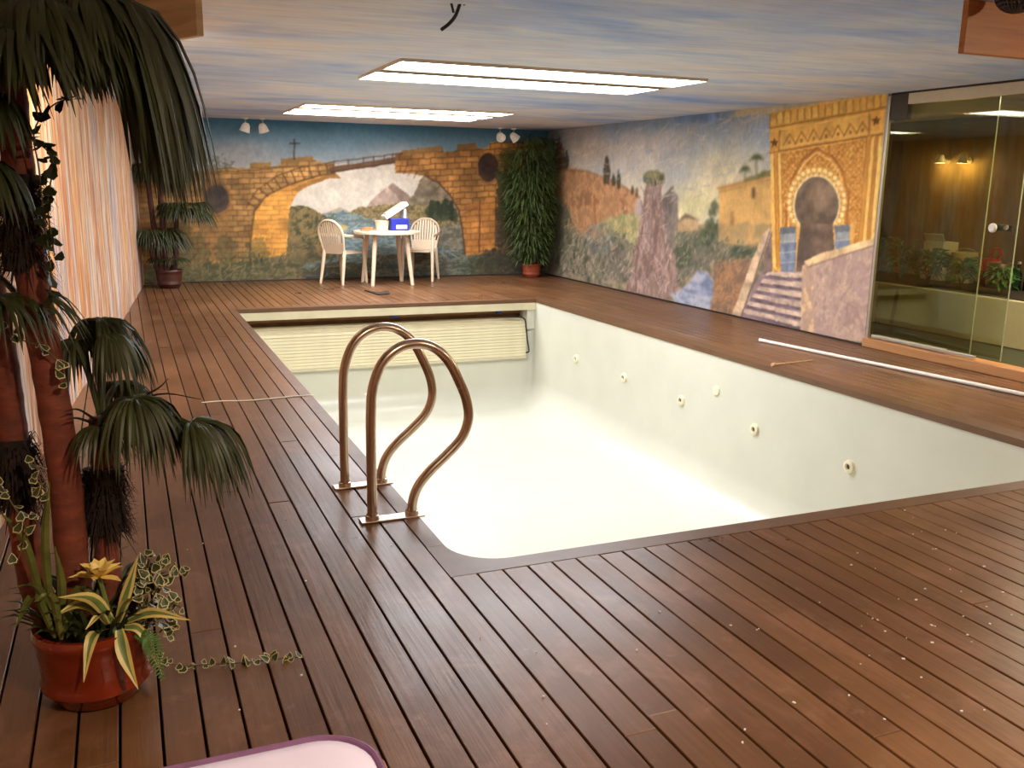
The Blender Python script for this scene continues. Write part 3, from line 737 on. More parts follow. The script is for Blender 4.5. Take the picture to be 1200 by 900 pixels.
# ------------------------------------------------------------------ deck floor: dark underlay, border boards, planks
TH = .03
fl = MB()
XW = -1.1
for x0, x1, y0, y1 in ((XW, PL - .01, YF, YB), (PL - .01, PR + .01, YF, Y1 - .01), (PL - .01, PR + .01, Y2 + .36, YB), (PR + .01, XR, YF, YB)):
    fl.box(((x0 + x1) / 2, (y0 + y1) / 2, -.065), (x1 - x0, y1 - y0, .06))
floor = struct(fl.build('floor', M['under']), 'brown timber pool deck of narrow planks')
def plank(x0, x1, y0, y1):
    g, c = .0035, .0018
    x0 += g; x1 -= g; y0 += .0015; y1 -= .0015
    z0, z1 = -TH, random.uniform(-.0012, .0008)
    cx, cy = (x0 + x1) / 2, (y0 + y1) / 2
    hx, hy = (x1 - x0) / 2, (y1 - y0) / 2
    vs_ = [(-hx, -hy, z0), (hx, -hy, z0), (hx, hy, z0), (-hx, hy, z0),
           (-hx, -hy, z1 - c), (hx, -hy, z1 - c), (hx, hy, z1 - c), (-hx, hy, z1 - c),
           (-hx + c, -hy + c, z1), (hx - c, -hy + c, z1), (hx - c, hy - c, z1), (-hx + c, hy - c, z1)]
    fs = [(3, 2, 1, 0), (8, 9, 10, 11)]
    for i in range(4):
        j = (i + 1) % 4; fs += [(i, j, 4 + j, 4 + i), (4 + i, 4 + j, 8 + j, 8 + i)]
    me = bpy.data.meshes.new('plank'); me.from_pydata(vs_, [], fs)
    o = new_obj('plank', me, floor, M['deck']); o.location = (cx, cy, 0)
def run(x0, x1, y0, y1, joints):
    ys = [y0] + sorted(j for j in joints if y0 + .4 < j < y1 - .4) + [y1]
    for a, b_ in zip(ys[:-1], ys[1:]): plank(x0, x1, a, b_)
PW = .098; X0 = .985; BW = .089
k = -1
while X0 + k * PW > -.99:
    xa, xb = X0 + k * PW, X0 + (k + 1) * PW
    ylim = min(YB - .005, (xb - .02 - LA) / LS)
    s_ = random.uniform(-.2, 3.2)
    run(xa, xb, YF + .02, max(ylim, YF + .6), [s_, s_ + 3.6, s_ + 7.2, s_ + 10.8]); k -= 1
nmid = 0
RB0 = PR + .15
while X0 + nmid * PW < RB0 - .03:
    xa, xb = X0 + nmid * PW, min(X0 + (nmid + 1) * PW, RB0)
    run(xa, xb, YF + .02, Y1 - BW, [random.uniform(-.6, 2.2)])
    run(xa, xb, Y2 + .10, YB - .005, [])
    nmid += 1
x = RB0
while x < XR - .02:
    xb = min(x + PW, XR - .002); s_ = random.uniform(-.5, 3.0)
    run(x, xb, YF + .02, YB - .005, [s_, s_ + 3.6, s_ + 7.2, s_ + 10.8]); x += PW
# border boards round the basin (the inner corners rounded)
R0 = .20
def arc(cx, cy, r, a0, a1, n=10): return [(cx + r * math.cos(math.radians(a0 + (a1 - a0) * i / n)), cy + r * math.sin(math.radians(a0 + (a1 - a0) * i / n))) for i in range(n + 1)]
def board(poly, mat=None):
    b = MB(); b.prism(poly, -.042, .001); o = b.build('border_board', mat or M['border'], floor); return o
board([(X0, Y1 - BW), (RB0, Y1 - BW), (RB0, Y1 + R0), (PR, Y1 + R0)] + arc(PR - R0, Y1 + R0, R0, 0, -90)[1:] + arc(PL + R0, Y1 + R0, R0, -90, -180) + [(X0, Y1 + R0)])
for a, b_ in ((Y1 + R0, 6.6), (6.6, Y2 + .1)):
    board([(X0 + .002, a + .0015), (PL, a + .0015), (PL, b_ - .0015), (X0 + .002, b_ - .0015)])
    board([(PR, a + .0015), (RB0 - .002, a + .0015), (RB0 - .002, b_ - .0015), (PR, b_ - .0015)])
for a, b_ in ((PL, 2.86), (2.86, PR)):
    board([(a + .0015, Y2), (b_ - .0015, Y2), (b_ - .0015, Y2 + .1), (a + .0015, Y2 + .1)])

# ------------------------------------------------------------------ pool basin
YE = Y2 + .10
def rrect(ins, z, n=8):
    x0, x1, y0, y1 = PL - .008 + ins, PR + .008 - ins, Y1 - .008 + ins, YE - ins
    r1 = max(R0 + .004 - ins * .3, .05); r2 = .06
    pts = arc(x0 + r1, y0 + r1, r1, 180, 270, n) + arc(x1 - r1, y0 + r1, r1, 270, 360, n) + arc(x1 - r2, y1 - r2, r2, 0, 90, n) + arc(x0 + r2, y1 - r2, r2, 90, 180, n)
    return [(x, y, z) for x, y in pts]
ZF = -1.30
RC = .34
b = MB(); rings = [rrect(0, -.03), rrect(0, -.5), rrect(0, ZF + RC)]
for k in range(1, 12):
    a = math.pi / 2 * k / 11; rings.append(rrect(RC * (1 - math.cos(a)), ZF + RC * (1 - math.sin(a))))
n = len(rings[0]); b.v = [v for r in rings for v in r]
for i in range(len(rings) - 1):
    for k in range(n): b.f.append([i * n + k, (i + 1) * n + k, (i + 1) * n + (k + 1) % n, i * n + (k + 1) % n]); b.mi.append(0)
b.f.append([(len(rings) - 1) * n + k for k in range(n)]); b.mi.append(0)
# outer jacket so that the shell has a thickness
pool = b.build('pool_basin', M['pool'], None, True, recalc=False)
bm = bmesh.new(); bm.from_mesh(pool.data); bmesh.ops.recalc_face_normals(bm, faces=bm.faces)
for f in bm.faces: f.normal_flip()
bm.to_mesh(pool.data); bm.free()
struct(pool, 'empty white swimming pool basin sunk in the timber deck')
for i, (px, py) in enumerate([(675, 420), (731, 442), (798, 471), (884, 505), (995, 546), (839, 458)]):
    q = ax(px, py, PR)
    ri = MB()
    if i < 5:
        ri.lathe([(.020, -.004), (.020, -.016), (.026, -.020), (.046, -.014), (.050, 0.004)], 24, (0, 0, 0), 'x')
        ho = MB(); ho.lathe([(0.0001, -.005), (.0205, -.005), (.0205, .002)], 20, (0, 0, 0), 'x')
    else:
        ri.lathe([(.0001, -.012), (.028, -.014), (.042, -.008), (.046, .004)], 24, (0, 0, 0), 'x'); ho = None
    o = ri.build('inlet_nozzle', M['jet'], pool, True); o.location = (PR + .004, q.y, -.535 if i < 5 else q.z)
    if ho: h = ho.build('nozzle_hole', M['hole'], o)

# far end: cream beam, niche, roller and slatted cover
beam = MB(); beam.box(((PL + PR) / 2, Y2 + .045, -.087), (PR - PL + .01, .09, .085)); 
o = beam.build('end_beam', M['fascia'], pool)
nb = MB()
x0, x1 = PL - .0, PR + .0
nb.box(((x0 + x1) / 2, Y2 + .35, -.3), (x1 - x0 + .02, .02, .5)); nb.box(((x0 + x1) / 2, Y2 + .22, -.045), (x1 - x0 + .02, .27, .01))
nb.build('niche_lining', M['niche'], pool)
b = MB(); b.box((4.525, Y2 + .15, -.21), (.10, .22, .32)); b.build('end_cheek', M['pool'], pool)
# open the basin end wall behind the beam: cut by building the wall lower
bm = bmesh.new(); bm.from_mesh(pool.data)
bmesh.ops.bisect_plane(bm, geom=list(bm.verts) + list(bm.edges) + list(bm.faces), plane_co=(0, 0, -.30), plane_no=(0, 0, 1))
kill = [f for f in bm.faces if all(v.co.y > YE - .02 and v.co.z > -.31 for v in f.verts) and abs(f.calc_center_median().x - (PL + PR) / 2) < 1.72]
bmesh.ops.delete(bm, geom=kill, context='FACES'); bm.to_mesh(pool.data); bm.free()

cover = tag(empty('pool_cover', ((PL + PR) / 2, Y2 + .07, -.5)), 'cream slatted pool cover rolled up under the far deck edge', 'pool cover')
CX = (PL + PR) / 2; CYc = Y2 + .07
cxl, cxr = PL + .01, 4.47
prof = []
for k in range(5): prof.append((Y2 + .20 - .012 * k, -.205 + .0 * k)) 
prof = [(Y2 + .24, -.245), (Y2 + .19, -.247), (Y2 + .14, -.256), (Y2 + .095, -.275), (Y2 + .06, -.305), (Y2 + .046, -.341)]
z = -.341
while z > -.70:
    z -= .036; prof.append((Y2 + .046, z))
for (ya, za), (yb_, zb) in zip(prof[:-1], prof[1:]):
    b = MB(); d = Vector((0, yb_ - ya, zb - za)); L = d.length; ang = math.atan2(d.z, d.y)
    b.box((0, 0, 0), (cxr - cxl, L - .003, .014), Matrix.Rotation(ang, 3, 'X'), .003)
    o = b.build('slat', M['slat'], cover); o.location = ((cxl + cxr) / 2 - CX, (ya + yb_) / 2 - CYc, (za + zb) / 2 + .5)
b = MB(); b.box((0, .005, 0), (cxr - cxl, .02, .03), None, .004); o = b.build('end_profile', M['fascia'], cover); o.location = ((cxl + cxr) / 2 - CX, Y2 + .04 - CYc, z + .5 - .015)
b = MB(); b.tube([(cxl, Y2 + .26, -.155), (cxr, Y2 + .26, -.155)], .045, 16); o = b.build('roller', M['niche'], cover, True); o.location = (-CX, -CYc, .5)
b = MB(); pth = catmull([(4.18, Y2 + .06, -.215), (4.35, Y2 + .02, -.215), (4.43, Y2 + .01, -.245), (4.455, Y2 + .022, -.34), (4.475, Y2 + .02, -.5), (4.50, Y2 + .02, -.64), (4.46, Y2 + .02, -.66)], 6)
b.tube(pth, .009, 8); o = b.build('edge_gasket', M['rubber'], cover, True); o.location = (-CX, -CYc, .5)
M['blue'] = plain('roller_reflection_blue', (40, 60, 140), .4)
for px in (465, 588):  # bluish reflections by the roller, put in as small blue blocks
    q = ay(px, 370, Y2 + .1); b = MB(); b.box((0, 0, 0), (.07, .04, .05), None, .006); o = b.build('blue_reflection_block', M['blue'], cover); o.location = (q.x - CX, Y2 + .2 - CYc, -.165 + .5)

# ------------------------------------------------------------------ pool ladder rails
def rail(xo, y, label):
    t = tag(empty('pool_handrail', (xo, y, 0)), label, 'handrail', 'steel handrails of the pool ladder')
    pts = [(0, 0, -.02), (0, 0, .12), (0, 0, .3), (.002, 0, .46), (.012, 0, .56), (.05, 0, .655), (.115, 0, .712), (.195, 0, .728), (.27, 0, .705), (.33, 0, .645), (.375, 0, .56),
           (.408, 0, .475), (.416, 0, .395), (.385, 0, .315), (.315, 0, .245), (.245, 0, .185), (.195, 0, .125), (.172, 0, .06), (.168, 0, -.02)]
    b = MB(); b.tube(catmull(pts, 5), .0205, 16); b.build('rail', M['steel'], t, True)
    b = MB(); b.box((.083, 0, .005), (.268, .062, .008), None, .002); b.build('foot_plate', M['plate'], t)
    for fx in (0, .168):
        b = MB(); b.lathe([(.0225, .028), (.027, .026), (.03, .009), (.0225, .009)], 20, (fx, 0, 0)); b.build('collar', M['steel'], t, True)
    return t
rail(.863, 3.525, 'polished steel pool handrail with bent foot, close to the rounded pool corner')
rail(.852, 3.985, 'polished steel pool handrail with bent foot, on the side of the table and chairs')

# ------------------------------------------------------------------ ceiling lights
def ceiling_light(x0, x1, strips, label):
    y0, y1 = strips[0][0], strips[-1][1]
    t = tag(empty('ceiling_light', ((x0 + x1) / 2, (y0 + y1) / 2, H)), label, 'ceiling light', 'long luminous ceiling panels')
    cx, cy = (x0 + x1) / 2, (y0 + y1) / 2
    f = MB(); e = .006
    f.box((0, y0 - cy - e / 2, -.011), (x1 - x0 + 2 * e, e, .022)); f.box((0, y1 - cy + e / 2, -.011), (x1 - x0 + 2 * e, e, .022))
    f.box((x0 - cx - e / 2, 0, -.011), (e, y1 - y0, .022)); f.box((x1 - cx + e / 2, 0, -.011), (e, y1 - y0, .022))
    f.build('frame', M['white'], t); f = MB()
    for (a, b_), (c, d) in zip(strips[:-1], strips[1:]): f.box((0, (b_ + c) / 2 - cy, -.011), (x1 - x0, c - b_, .022))
    f.build('divider', M['panelframe'], t)
    for a, b_ in strips:
        d = MB(); d.box((0, (a + b_) / 2 - cy, -.006), (x1 - x0, b_ - a, .01)); d.build('diffuser', M['panel'], t)
    return t
ceiling_light(1.75, 4.10, [(6.12, 6.62), (6.80, 7.32)], 'long luminous ceiling panel with two bright strips above the handrail half of the pool')
ceiling_light(1.83, 4.15, [(10.0, 10.45), (10.62, 11.05), (11.17, 11.5)], 'long luminous ceiling panel with three bright strips above the pool cover and far deck')
#OBJECTS
# ------------------------------------------------------------------ garden table, chairs and what lies on the table
def leg_bar(b, p0, p1, r0, r1, n=8): b.tube([p0, p1], [r0, r1], n)
TC = Vector((3.29, 12.34, 0))
table = tag(empty('garden_table', TC, .0), 'round white plastic garden table on four splayed legs', 'table')
b = MB(); b.lathe([(.0001, .722), (.425, .722), (.447, .716), (.452, .705), (.447, .68), (.435, .68), (.432, .70), (.0001, .70)], 48); b.build('tabletop', M['white'], table, True)
for sx, sy in ((-1, -1), (1, -1), (-1, 1), (1, 1)):
    b = MB(); b.tube([(sx * .21, sy * .21, .70), (sx * .242, sy * .242, .35), (sx * .275, sy * .275, 0)], [.034, .030, .025], 10); b.build('leg', M['white'], table, True)

def armchair(loc, face, label):
    t = tag(empty('plastic_armchair', loc, face), label, 'chair', 'white plastic armchairs at the garden table')
    W = M['white']; t.scale = (.86, .86, 1)
    b = MB(); b.prism([(-.22, -.19), (.19, -.215), (.215, -.19), (.22, 0), (.215, .19), (.19, .215), (-.22, .19)], .405, .43); b.build('seat', W, t)
    # backrest: arched rim, slats, solid lower panel
    def bx(z): return -.215 - .13 * max(0, (z - .42)) / .44
    rim = [(bx(.42), -.20, .42), (bx(.52), -.215, .52), (bx(.62), -.235, .62), (bx(.70), -.235, .70), (bx(.77), -.205, .77), (bx(.82), -.14, .82), (bx(.85), -.06, .85)]
    rim = rim + [(x, -y, z) for x, y, z in rim[::-1]]
    b = MB(); b.tube(catmull(rim, 4), .019, 8, flat=.8)
    for k in range(9):
        y = -.17 + .34 * k / 8; zt = .845 - .12 * (abs(y) / .2) ** 2.6
        b.tube([(bx(.54) - .003, y * .95, .535), (bx(.68) - .012 * (1 - abs(y) * 4), y * 1.1, .68), (bx(zt), y, zt)], [.017, .0185, .015], 6, flat=.4, upv=(0, 1, 0))
    bb = [(bx(.41), .41), (bx(.555), .555)]
    b.add([(bb[0][0] + .008, -.20, .41), (bb[0][0] + .008, .20, .41), (bb[1][0] + .008, .215, .555), (bb[1][0] + .008, -.215, .555),
           (bb[0][0] - .008, -.20, .41), (bb[0][0] - .008, .20, .41), (bb[1][0] - .008, .215, .555), (bb[1][0] - .008, -.215, .555)],
          [(0, 1, 2, 3), (7, 6, 5, 4), (0, 4, 5, 1), (3, 2, 6, 7), (0, 3, 7, 4), (1, 5, 6, 2)])
    b.build('backrest', W, t, True)
    for s in (-1, 1):
        b = MB(); b.tube(catmull([(bx(.66), s * .235, .66), (-.12, s * .25, .645), (.06, s * .25, .635), (.17, s * .252, .62), (.205, s * .25, .57)], 4), .020, 8, flat=.6); b.build('armrest', W, t, True)
        b = MB(); b.tube([(.205, s * .255, .585), (.215, s * .245, .40), (.25, s * .255, 0)], [.022, .03, .022], 8); b.build('leg', W, t, True)
        b = MB(); b.tube([(-.215, s * .20, .45), (-.24, s * .205, .30), (-.30, s * .225, 0)], [.03, .028, .02], 8); b.build('leg', W, t, True)
    return t
armchair((2.745, 12.575, 0), math.atan2(.61, .79), 'white plastic armchair with its fan back turned to the pool, beside the white tub')
armchair((3.88, 12.70, 0), math.atan2(-.85, -.52), 'white plastic armchair facing the pool, behind the blue box on the table')

ZT = .722
M['bluebox'] = plain('blue_box_plastic', (34, 44, 150), .35, var=.08); M['offwhite'] = plain('white_foam', (232, 226, 220), .55, var=.03); M['orange_p'] = plain('orange_cloth', (214, 128, 82), .8)
t = tag(empty('blue_box', (3.44, 12.30, ZT)), 'blue plastic box with a white label on the garden table', 'box')
b = MB(); b.box((0, 0, .075), (.25, .2, .15), None, .012); b.build('body', M['bluebox'], t); b = MB(); b.box((.02, -.1015, .05), (.15, .003, .05)); b.build('paper_label', M['offwhite'], t)
b = MB(); b.box((0, 0, .155), (.265, .215, .016), None, .005); b.build('rim', M['bluebox'], t)
R_ = Matrix.Rotation(math.radians(-32), 3, 'Y')
t = empty('foam_tray', (3.42, 12.32, ZT + .166)); tag(t, 'white foam tray propped up slanting on the blue box', 'tray')
b = MB(); b.box((-.02, 0, .10), (.36, .22, .055), R_, .008); b.build('tray_body', M['offwhite'], t); b = MB(); b.box((-.036, 0, .130), (.30, .16, .012), R_, .004); b.build('tray_recess', M['white'], t)
b = MB(); b.box((.10, 0, .062), (.03, .18, .12)); b.build('prop_flap', M['offwhite'], t)
t = tag(empty('plastic_tub', (3.20, 12.24, ZT)), 'cream open plastic tub next to the blue box', 'tub')
b = MB(); b.lathe([(.0001, .004), (.075, .004), (.08, .0), (.092, .125), (.1, .125), (.1, .132), (.088, .132), (.076, .012), (.0001, .012)], 28); b.build('tub_body', M['white'], t, True)
b = MB()
for k in range(3): b.box((.02 * k - .02, .01 * k, .012 + .014 * k), (.13 - .02 * k, .09, .018), Matrix.Rotation(.4 * k, 3, 'Z'), .006)
o = b.build('folded_cloth', M['orange_p']); o.location = (2.99, 12.2, ZT); tag(o, 'small folded orange cloth at the edge of the table', 'cloth')

# ------------------------------------------------------------------ small ceiling spot lamps by the far wall
def spot(px, py, label, aim):
    q = ay(px, py, 12.85)
    t = tag(empty('spotlight', (q.x, q.y, H)), label, 'spotlight', 'small ceiling spotlights by the far wall')
    b = MB(); b.lathe([(.0001, 0), (.035, 0), (.035, -.015), (.0001, -.015)], 20); b.build('ceiling_rose', M['shade'], t, True)
    b = MB(); b.tube([(0, 0, -.01), (0, 0, -.07)], .007, 8); b.build('stem', M['alu'], t, True)
    rot = Vector((0, 0, 1)).rotation_difference(Vector(aim).normalized()).to_matrix()
    b = MB(); b.lathe([(.0001, -.05), (.03, -.05), (.05, -.02), (.066, .05), (.07, .06), (.062, .055), (.045, -.01), (.0001, -.02)], 24)
    b.v = [tuple(rot @ Vector(v) + Vector((0, 0, -.115))) for v in b.v]; b.build('lamp_shade', M['shade'], t, True)
spot(288, 150, 'small white ceiling spotlight above the round opening of the painted bridge', (-.3, .2, -1)); spot(308, 150, 'small white ceiling spotlight towards the painted cross on the bridge', (.3, .2, -1))
spot(586, 160, 'small white ceiling spotlight turned towards the room, beside the corner plant', (-.1, -.9, -.5)); spot(602, 158, 'small white ceiling spotlight tilted over the corner plant', (.8, .1, -.7))

def added_near_spot(x, y, watts, label, aim):  # added spots, out of view, that brighten the near deck and orange board
    t = tag(empty('spotlight', (x, y, H)), label, 'spotlight', 'added warm spots brightening the near deck')
    b = MB(); b.lathe([(.0001, 0), (.05, 0), (.055, -.03), (.045, -.03), (.04, -.008), (.0001, -.008)], 20); b.build('housing', M['alu'], t, True)
    b = MB(); b.lathe([(.0001, -.016), (.038, -.016)], 16); b.build('bulb', M['warm'], t)
    ld = bpy.data.lights.new('added_near_light', 'SPOT'); ld.energy = watts; ld.color = (1, .80, .56); ld.spot_size = math.radians(150); ld.spot_blend = 1; ld.shadow_soft_size = .06
    lo = bpy.data.objects.new('added_near_light', ld); COL.objects.link(lo); lo.parent = t; lo.location = (0, 0, -.045); lo.rotation_euler = Vector(aim).to_track_quat('-Z', 'Y').to_euler()
added_near_spot(.75, .2, NEAR_ADDED, 'added round ceiling spot, out of view, above the sun lounger', (0, .35, -1)); added_near_spot(2.9, .4, NEAR_ADDED, 'added round ceiling spot, out of view, above the middle of the near deck', (0, .35, -1)); added_near_spot(4.9, 1.2, NEAR_ADDED * .45, 'added round ceiling spot, out of view, brightening the orange board', (-.05, 1, -.45))
# warm wall-washing lamps on the ceiling beside the streaked wall
def washer(x, y, label):
    t = tag(empty('wall_washer', (x, y, H)), label, 'spotlight', 'warm wall washing lamps'); d = (Vector((lwx(y) - .0, y + 2.6, .9)) - Vector((x, y, H - .1))).normalized()
    b = MB(); b.lathe([(.0001, 0), (.03, 0), (.03, -.02), (.0001, -.02)], 16); b.build('ceiling_rose', M['alu'], t, True)
    rot = Vector((0, 0, 1)).rotation_difference(d).to_matrix()
    b = MB(); b.lathe([(.0001, -.06), (.035, -.06), (.045, .03), (.04, .03), (.03, -.03), (.0001, -.03)], 18); b.v = [tuple(rot @ Vector(v) + Vector((0, 0, -.07))) for v in b.v]; b.build('lamp_head', M['alu'], t, True)
    b = MB(); b.lathe([(.0001, .0), (.03, .0), (.03, .006), (.0001, .006)], 16); b.v = [tuple(rot @ Vector(v) + Vector((0, 0, -.07))) for v in b.v]; b.build('bulb', M['warm'], t)
    ld = bpy.data.lights.new('washer_light', 'SPOT'); ld.energy = WASH; ld.color = (1, .82, .58); ld.spot_size = math.radians(130); ld.spot_blend = .8; ld.shadow_soft_size = .04
    lo = bpy.data.objects.new('washer_light', ld); COL.objects.link(lo); lo.parent = t; lo.location = Vector((0, 0, -.07)) + d * .05
    lo.rotation_euler = d.to_track_quat('-Z', 'Y').to_euler()
washer(.10, 5.0, 'small warm lamp washing the streaked wall, behind the tall palm')

# ------------------------------------------------------------------ glass wall on the right with the side room
struct(MB_box := (lambda: (lambda b: (b.box((XR + .05, (2.6 + GY) / 2, .038), (.16, GY - 2.6, .076), None, .004), b.build('trim_1', M['sill']))[1])(MB()))(), 'orange wooden sill under the glass wall')
b = MB(); b.box((XR + .02, (2.6 + 6.05) / 2, 2.09), (.05, 6.05 - 2.6, .085), None, .004); struct(b.build('trim_2', plain('header_cream', (206, 192, 170), .5, var=.04)), 'cream header rail over the glass wall')
b = MB(); b.box((XR + .05, (2.6 + 6.24) / 2, 2.14), (.1, 6.24 - 2.6, .018)); struct(b.build('trim_3', M['dark_trim']))
b = MB(); b.box((XR + .012, GY - .02, 1.10), (.03, .028, 2.05), None, .003); struct(b.build('trim_4', M['alu']), 'thin pale metal post between the mural and the glass')
b = MB(); b.box((XR + .03, 6.145, 2.03), (.05, .18, .2), None, .003); struct(b.build('trim_5', plain('dark_closer_box', (62, 54, 44), .5)), 'dark block at the top corner of the glass wall')
def glass_door(name, y0, y1, xo, label, knob):
    t = tag(empty(name, (xo, (y0 + y1) / 2, .078)), label, 'glass door', 'sliding glass panes'); cy = (y0 + y1) / 2
    b = MB(); b.box((0, 0, 1.02), (.01, y1 - y0, 1.96)); b.build('pane', M['glass'], t)
    b = MB(); b.box((0, .1, .02), (.026, y1 - y0 - .25, .024), None, .003); b.build('bottom_rail', M['alu'], t)
    b = MB(); b.box((0, 0, 1.985), (.026, y1 - y0, .03), None, .003); b.build('top_rail', M['alu'], t)
    b = MB(); b.box((0, y0 - cy - .0015, 1.0), (.0104, .004, 1.94)); b.build('polished_edge', plain('glass_edge_green', (150, 160, 126), .2), t)
    if knob:
        kk = MB(); kk.lathe([(.0001, -.045), (.026, -.045), (.034, -.036), (.034, -.024), (.014, -.02), (.014, .0)], 24, (0, 0, 0), 'x'); o = kk.build('knob', M['offwhite'], t, True); o.location = (-.005, 5.085 - cy, 1.092 - .078)
        b = MB(); b.box((0, 0, 0), (.02, .17, .045), None, .006); o = b.build('lock_plate', M['rubber'], t); o.location = (.012, 5.04 - cy, 1.095 - .078)
        kk = MB(); kk.lathe([(.0001, .012), (.016, .012), (.02, .0)], 16, (0, 0, 0), 'x'); o = kk.build('lock_cylinder', M['alu'], t, True); o.location = (-.014, 4.99 - cy, 1.10 - .078)
glass_door('glass_door', 4.905, 6.24, XR + .02, 'frameless tinted glass pane with a round white knob beside the painted gate', True)
glass_door('glass_door', 5.22, 6.24, XR + .06, 'second tinted glass pane without a knob, slid behind the knobbed pane', False)
# side room shell
XB = 8.7
struct((lambda b: (b.box(((XR + .13 + XB) / 2, 6.05, -.02), (XB - XR - .13, 7.1, .04)), b.build('floor_side_room', plain('dark_green_marble', (46, 54, 42), .25, var=.4, scale=6)))[1])(MB()))
struct((lambda b: (b.box((XB + .05, 6.05, H / 2), (.1, 7.1, H)), b.build('wall_side_room_back', orange_wood('side_room_plaster', (104, 86, 56), (144, 118, 78), .8, (3, 5, .8))))[1])(MB()), 'ochre rear wall of the side room')
for nm, y in (('wall_side_room_left', 9.65), ('wall_side_room_right', 2.45)):
    struct((lambda b: (b.box(((XR + .06 + XB) / 2, y, H / 2), (XB - XR - .06, .1, H)), b.build(nm, M['plainwall']))[1])(MB()))
M['added_sidepanel'] = emitter('added_side_room_panel', (255, 236, 206), 42)  # added light panel, out of view, that brightens the side room
t = tag(empty('ceiling_light', (6.9, 4.3, H)), 'added luminous panel, out of view, brightening the side room behind the glass', 'ceiling light')
b = MB(); b.box((0, 0, -.012), (.36, 1.26, .024), None, .003); b.build('frame', M['panelframe'], t); b = MB(); b.box((0, 0, -.026), (.3, 1.2, .008)); b.build('diffuser', M['added_sidepanel'], t)
t = tag(empty('planter', (7.8, 6.0, 0)), 'long low cream planter wall behind the glass', 'planter')
b = MB(); b.box((0, 0, .21), (1.2, 5.4, .42), None, .01); b.build('planter_body', plain('planter_cream', (214, 200, 164), .6, var=.05, scale=5), t)
b = MB(); b.box((0, 0, .424), (1.1, 5.3, .012)); b.build('soil', plain('dark_soil', (52, 42, 28), .9, var=.4, scale=40), t)
b = MB(); b.box((-.601, 1.15, .2), (.004, .05, .36), Matrix.Rotation(.12, 3, 'X')); b.build('water_stain', plain('stain_brown', (150, 128, 92), .7), t)
M['leaf_b'] = plain('bright_leaf', (62, 116, 44), .5, var=.35, scale=25); M['redfl'] = plain('red_petal', (176, 44, 40), .5, var=.2)
def bush(name, loc, rx, rz, n, label, mats, red=0, seed=1, leafL=.09, cat='plant', group=None):
    rnd = random.Random(seed); t = tag(empty(name, loc), label, cat, group)
    b = MB()
    for k in range(n):
        a = rnd.uniform(0, 2 * math.pi); r = rx * math.sqrt(rnd.random()); z = rz * rnd.random() ** .8
        pz = Vector((r * math.cos(a), r * math.sin(a), z + .07)); d = Vector((math.cos(a) * .8, math.sin(a) * .8, rnd.uniform(-.5, .8))).normalized(); L = leafL * rnd.uniform(.6, 1.2)
        pts = [pz, pz + d * L * .35 + Vector((0, 0, .01)), pz + d * L * .7, pz + d * L + Vector((0, 0, -.02))]
        b.ribbon(pts, [.004, L * .42, L * .36, .002], Vector((-math.sin(a), math.cos(a), rnd.uniform(-.4, .4))))
    b.build('foliage', mats, t, True, recalc=False)
    b = MB()
    for k in range(6):
        a = k * 1.05; b.tube([(0, 0, 0), (rx * .3 * math.cos(a), rx * .3 * math.sin(a), rz * .5), (rx * .7 * math.cos(a), rx * .7 * math.sin(a), rz * .9)], .004, 5)
    b.build('stems', M['stem'], t)
    for k in range(red):
        a = rnd.uniform(0, 6.28); r = rx * rnd.uniform(.5, 1); b = MB()
        for j in range(6):
            an = j * 1.047; d = Vector((math.cos(an), math.sin(an), .5)); q = Vector((r * math.cos(a), r * math.sin(a), rz * rnd.uniform(.4, .95))) if j == 0 else q
            b.ribbon([q, q + d * .018, q + d * .034], [.006, .022, .003], Vector((-math.sin(an), math.cos(an), 0)))
        b.build('flower', M['redfl'], t, recalc=False)
    return t
M['stem'] = plain('stem_brown', (92, 74, 40), .7)
for k, (y, s, red, lb) in enumerate(((7.35, .34, 2, 'leafy green plant in the planter, at the end next to the painted gate'), (6.95, .26, 4, 'low plant with red flowers in the planter, under the white carton'), (6.55, .22, 5, 'small red flowering plant in the planter, in front of the pale bucket'), (6.1, .16, 0, 'short dark green plant in the planter, in front of the steel pot'))):
    bush('planter_plant', (7.4, y, .432), s * .42, s, 150, lb, M['leaf_b'], red, 20 + k, .1, group='plants in the planter behind the glass')
def on(px, x): q = ax(px, 320, x); return q.y
t = tag(empty('carton', (8.0, on(1099, 8.0), .43)), 'white carton with raised flaps standing in the planter', 'box'); b = MB(); b.box((0, 0, .2), (.22, .26, .40), None, .004); b.build('carton_body', M['offwhite'], t)
b = MB(); b.box((-.1, 0, .44), (.01, .25, .09), Matrix.Rotation(-.5, 3, 'Y')); b.build('flap', M['offwhite'], t)
t = tag(empty('bucket', (8.0, on(1129, 8.0), .43)), 'pale plastic bucket standing in the planter', 'bucket'); b = MB(); b.lathe([(.0001, 0), (.1, 0), (.13, .3), (.138, .3), (.138, .31), (.122, .31), (.095, .02), (.0001, .02)], 28); b.build('bucket_body', M['fascia'], t, True)
b = MB(); b.tube([(0, .13 * math.cos(a), .3 + .05 * math.sin(a)) for a in [math.pi * i / 10 for i in range(11)]], .004, 6); b.build('bail_handle', M['alu'], t)
M['redp'] = plain('red_plastic', (168, 34, 30), .4)
t = tag(empty('watering_can', (8.15, on(1161, 8.15), .43)), 'red plastic watering can between the bucket and the steel pot', 'watering can'); b = MB(); b.lathe([(.0001, 0), (.1, 0), (.105, .2), (.07, .26), (.0001, .26)], 24); b.build('can_body', M['redp'], t, True)
b = MB(); b.tube([(-.08, 0, .06), (-.16, .0, .2), (-.19, 0, .32)], [.022, .014, .012], 8); b.build('spout', M['redp'], t, True)
b = MB(); b.tube(catmull([(0, -.05, .25), (0, -.1, .33), (0, -.02, .36), (0, .04, .26)], 5), .011, 8); b.build('handle', M['redp'], t, True)
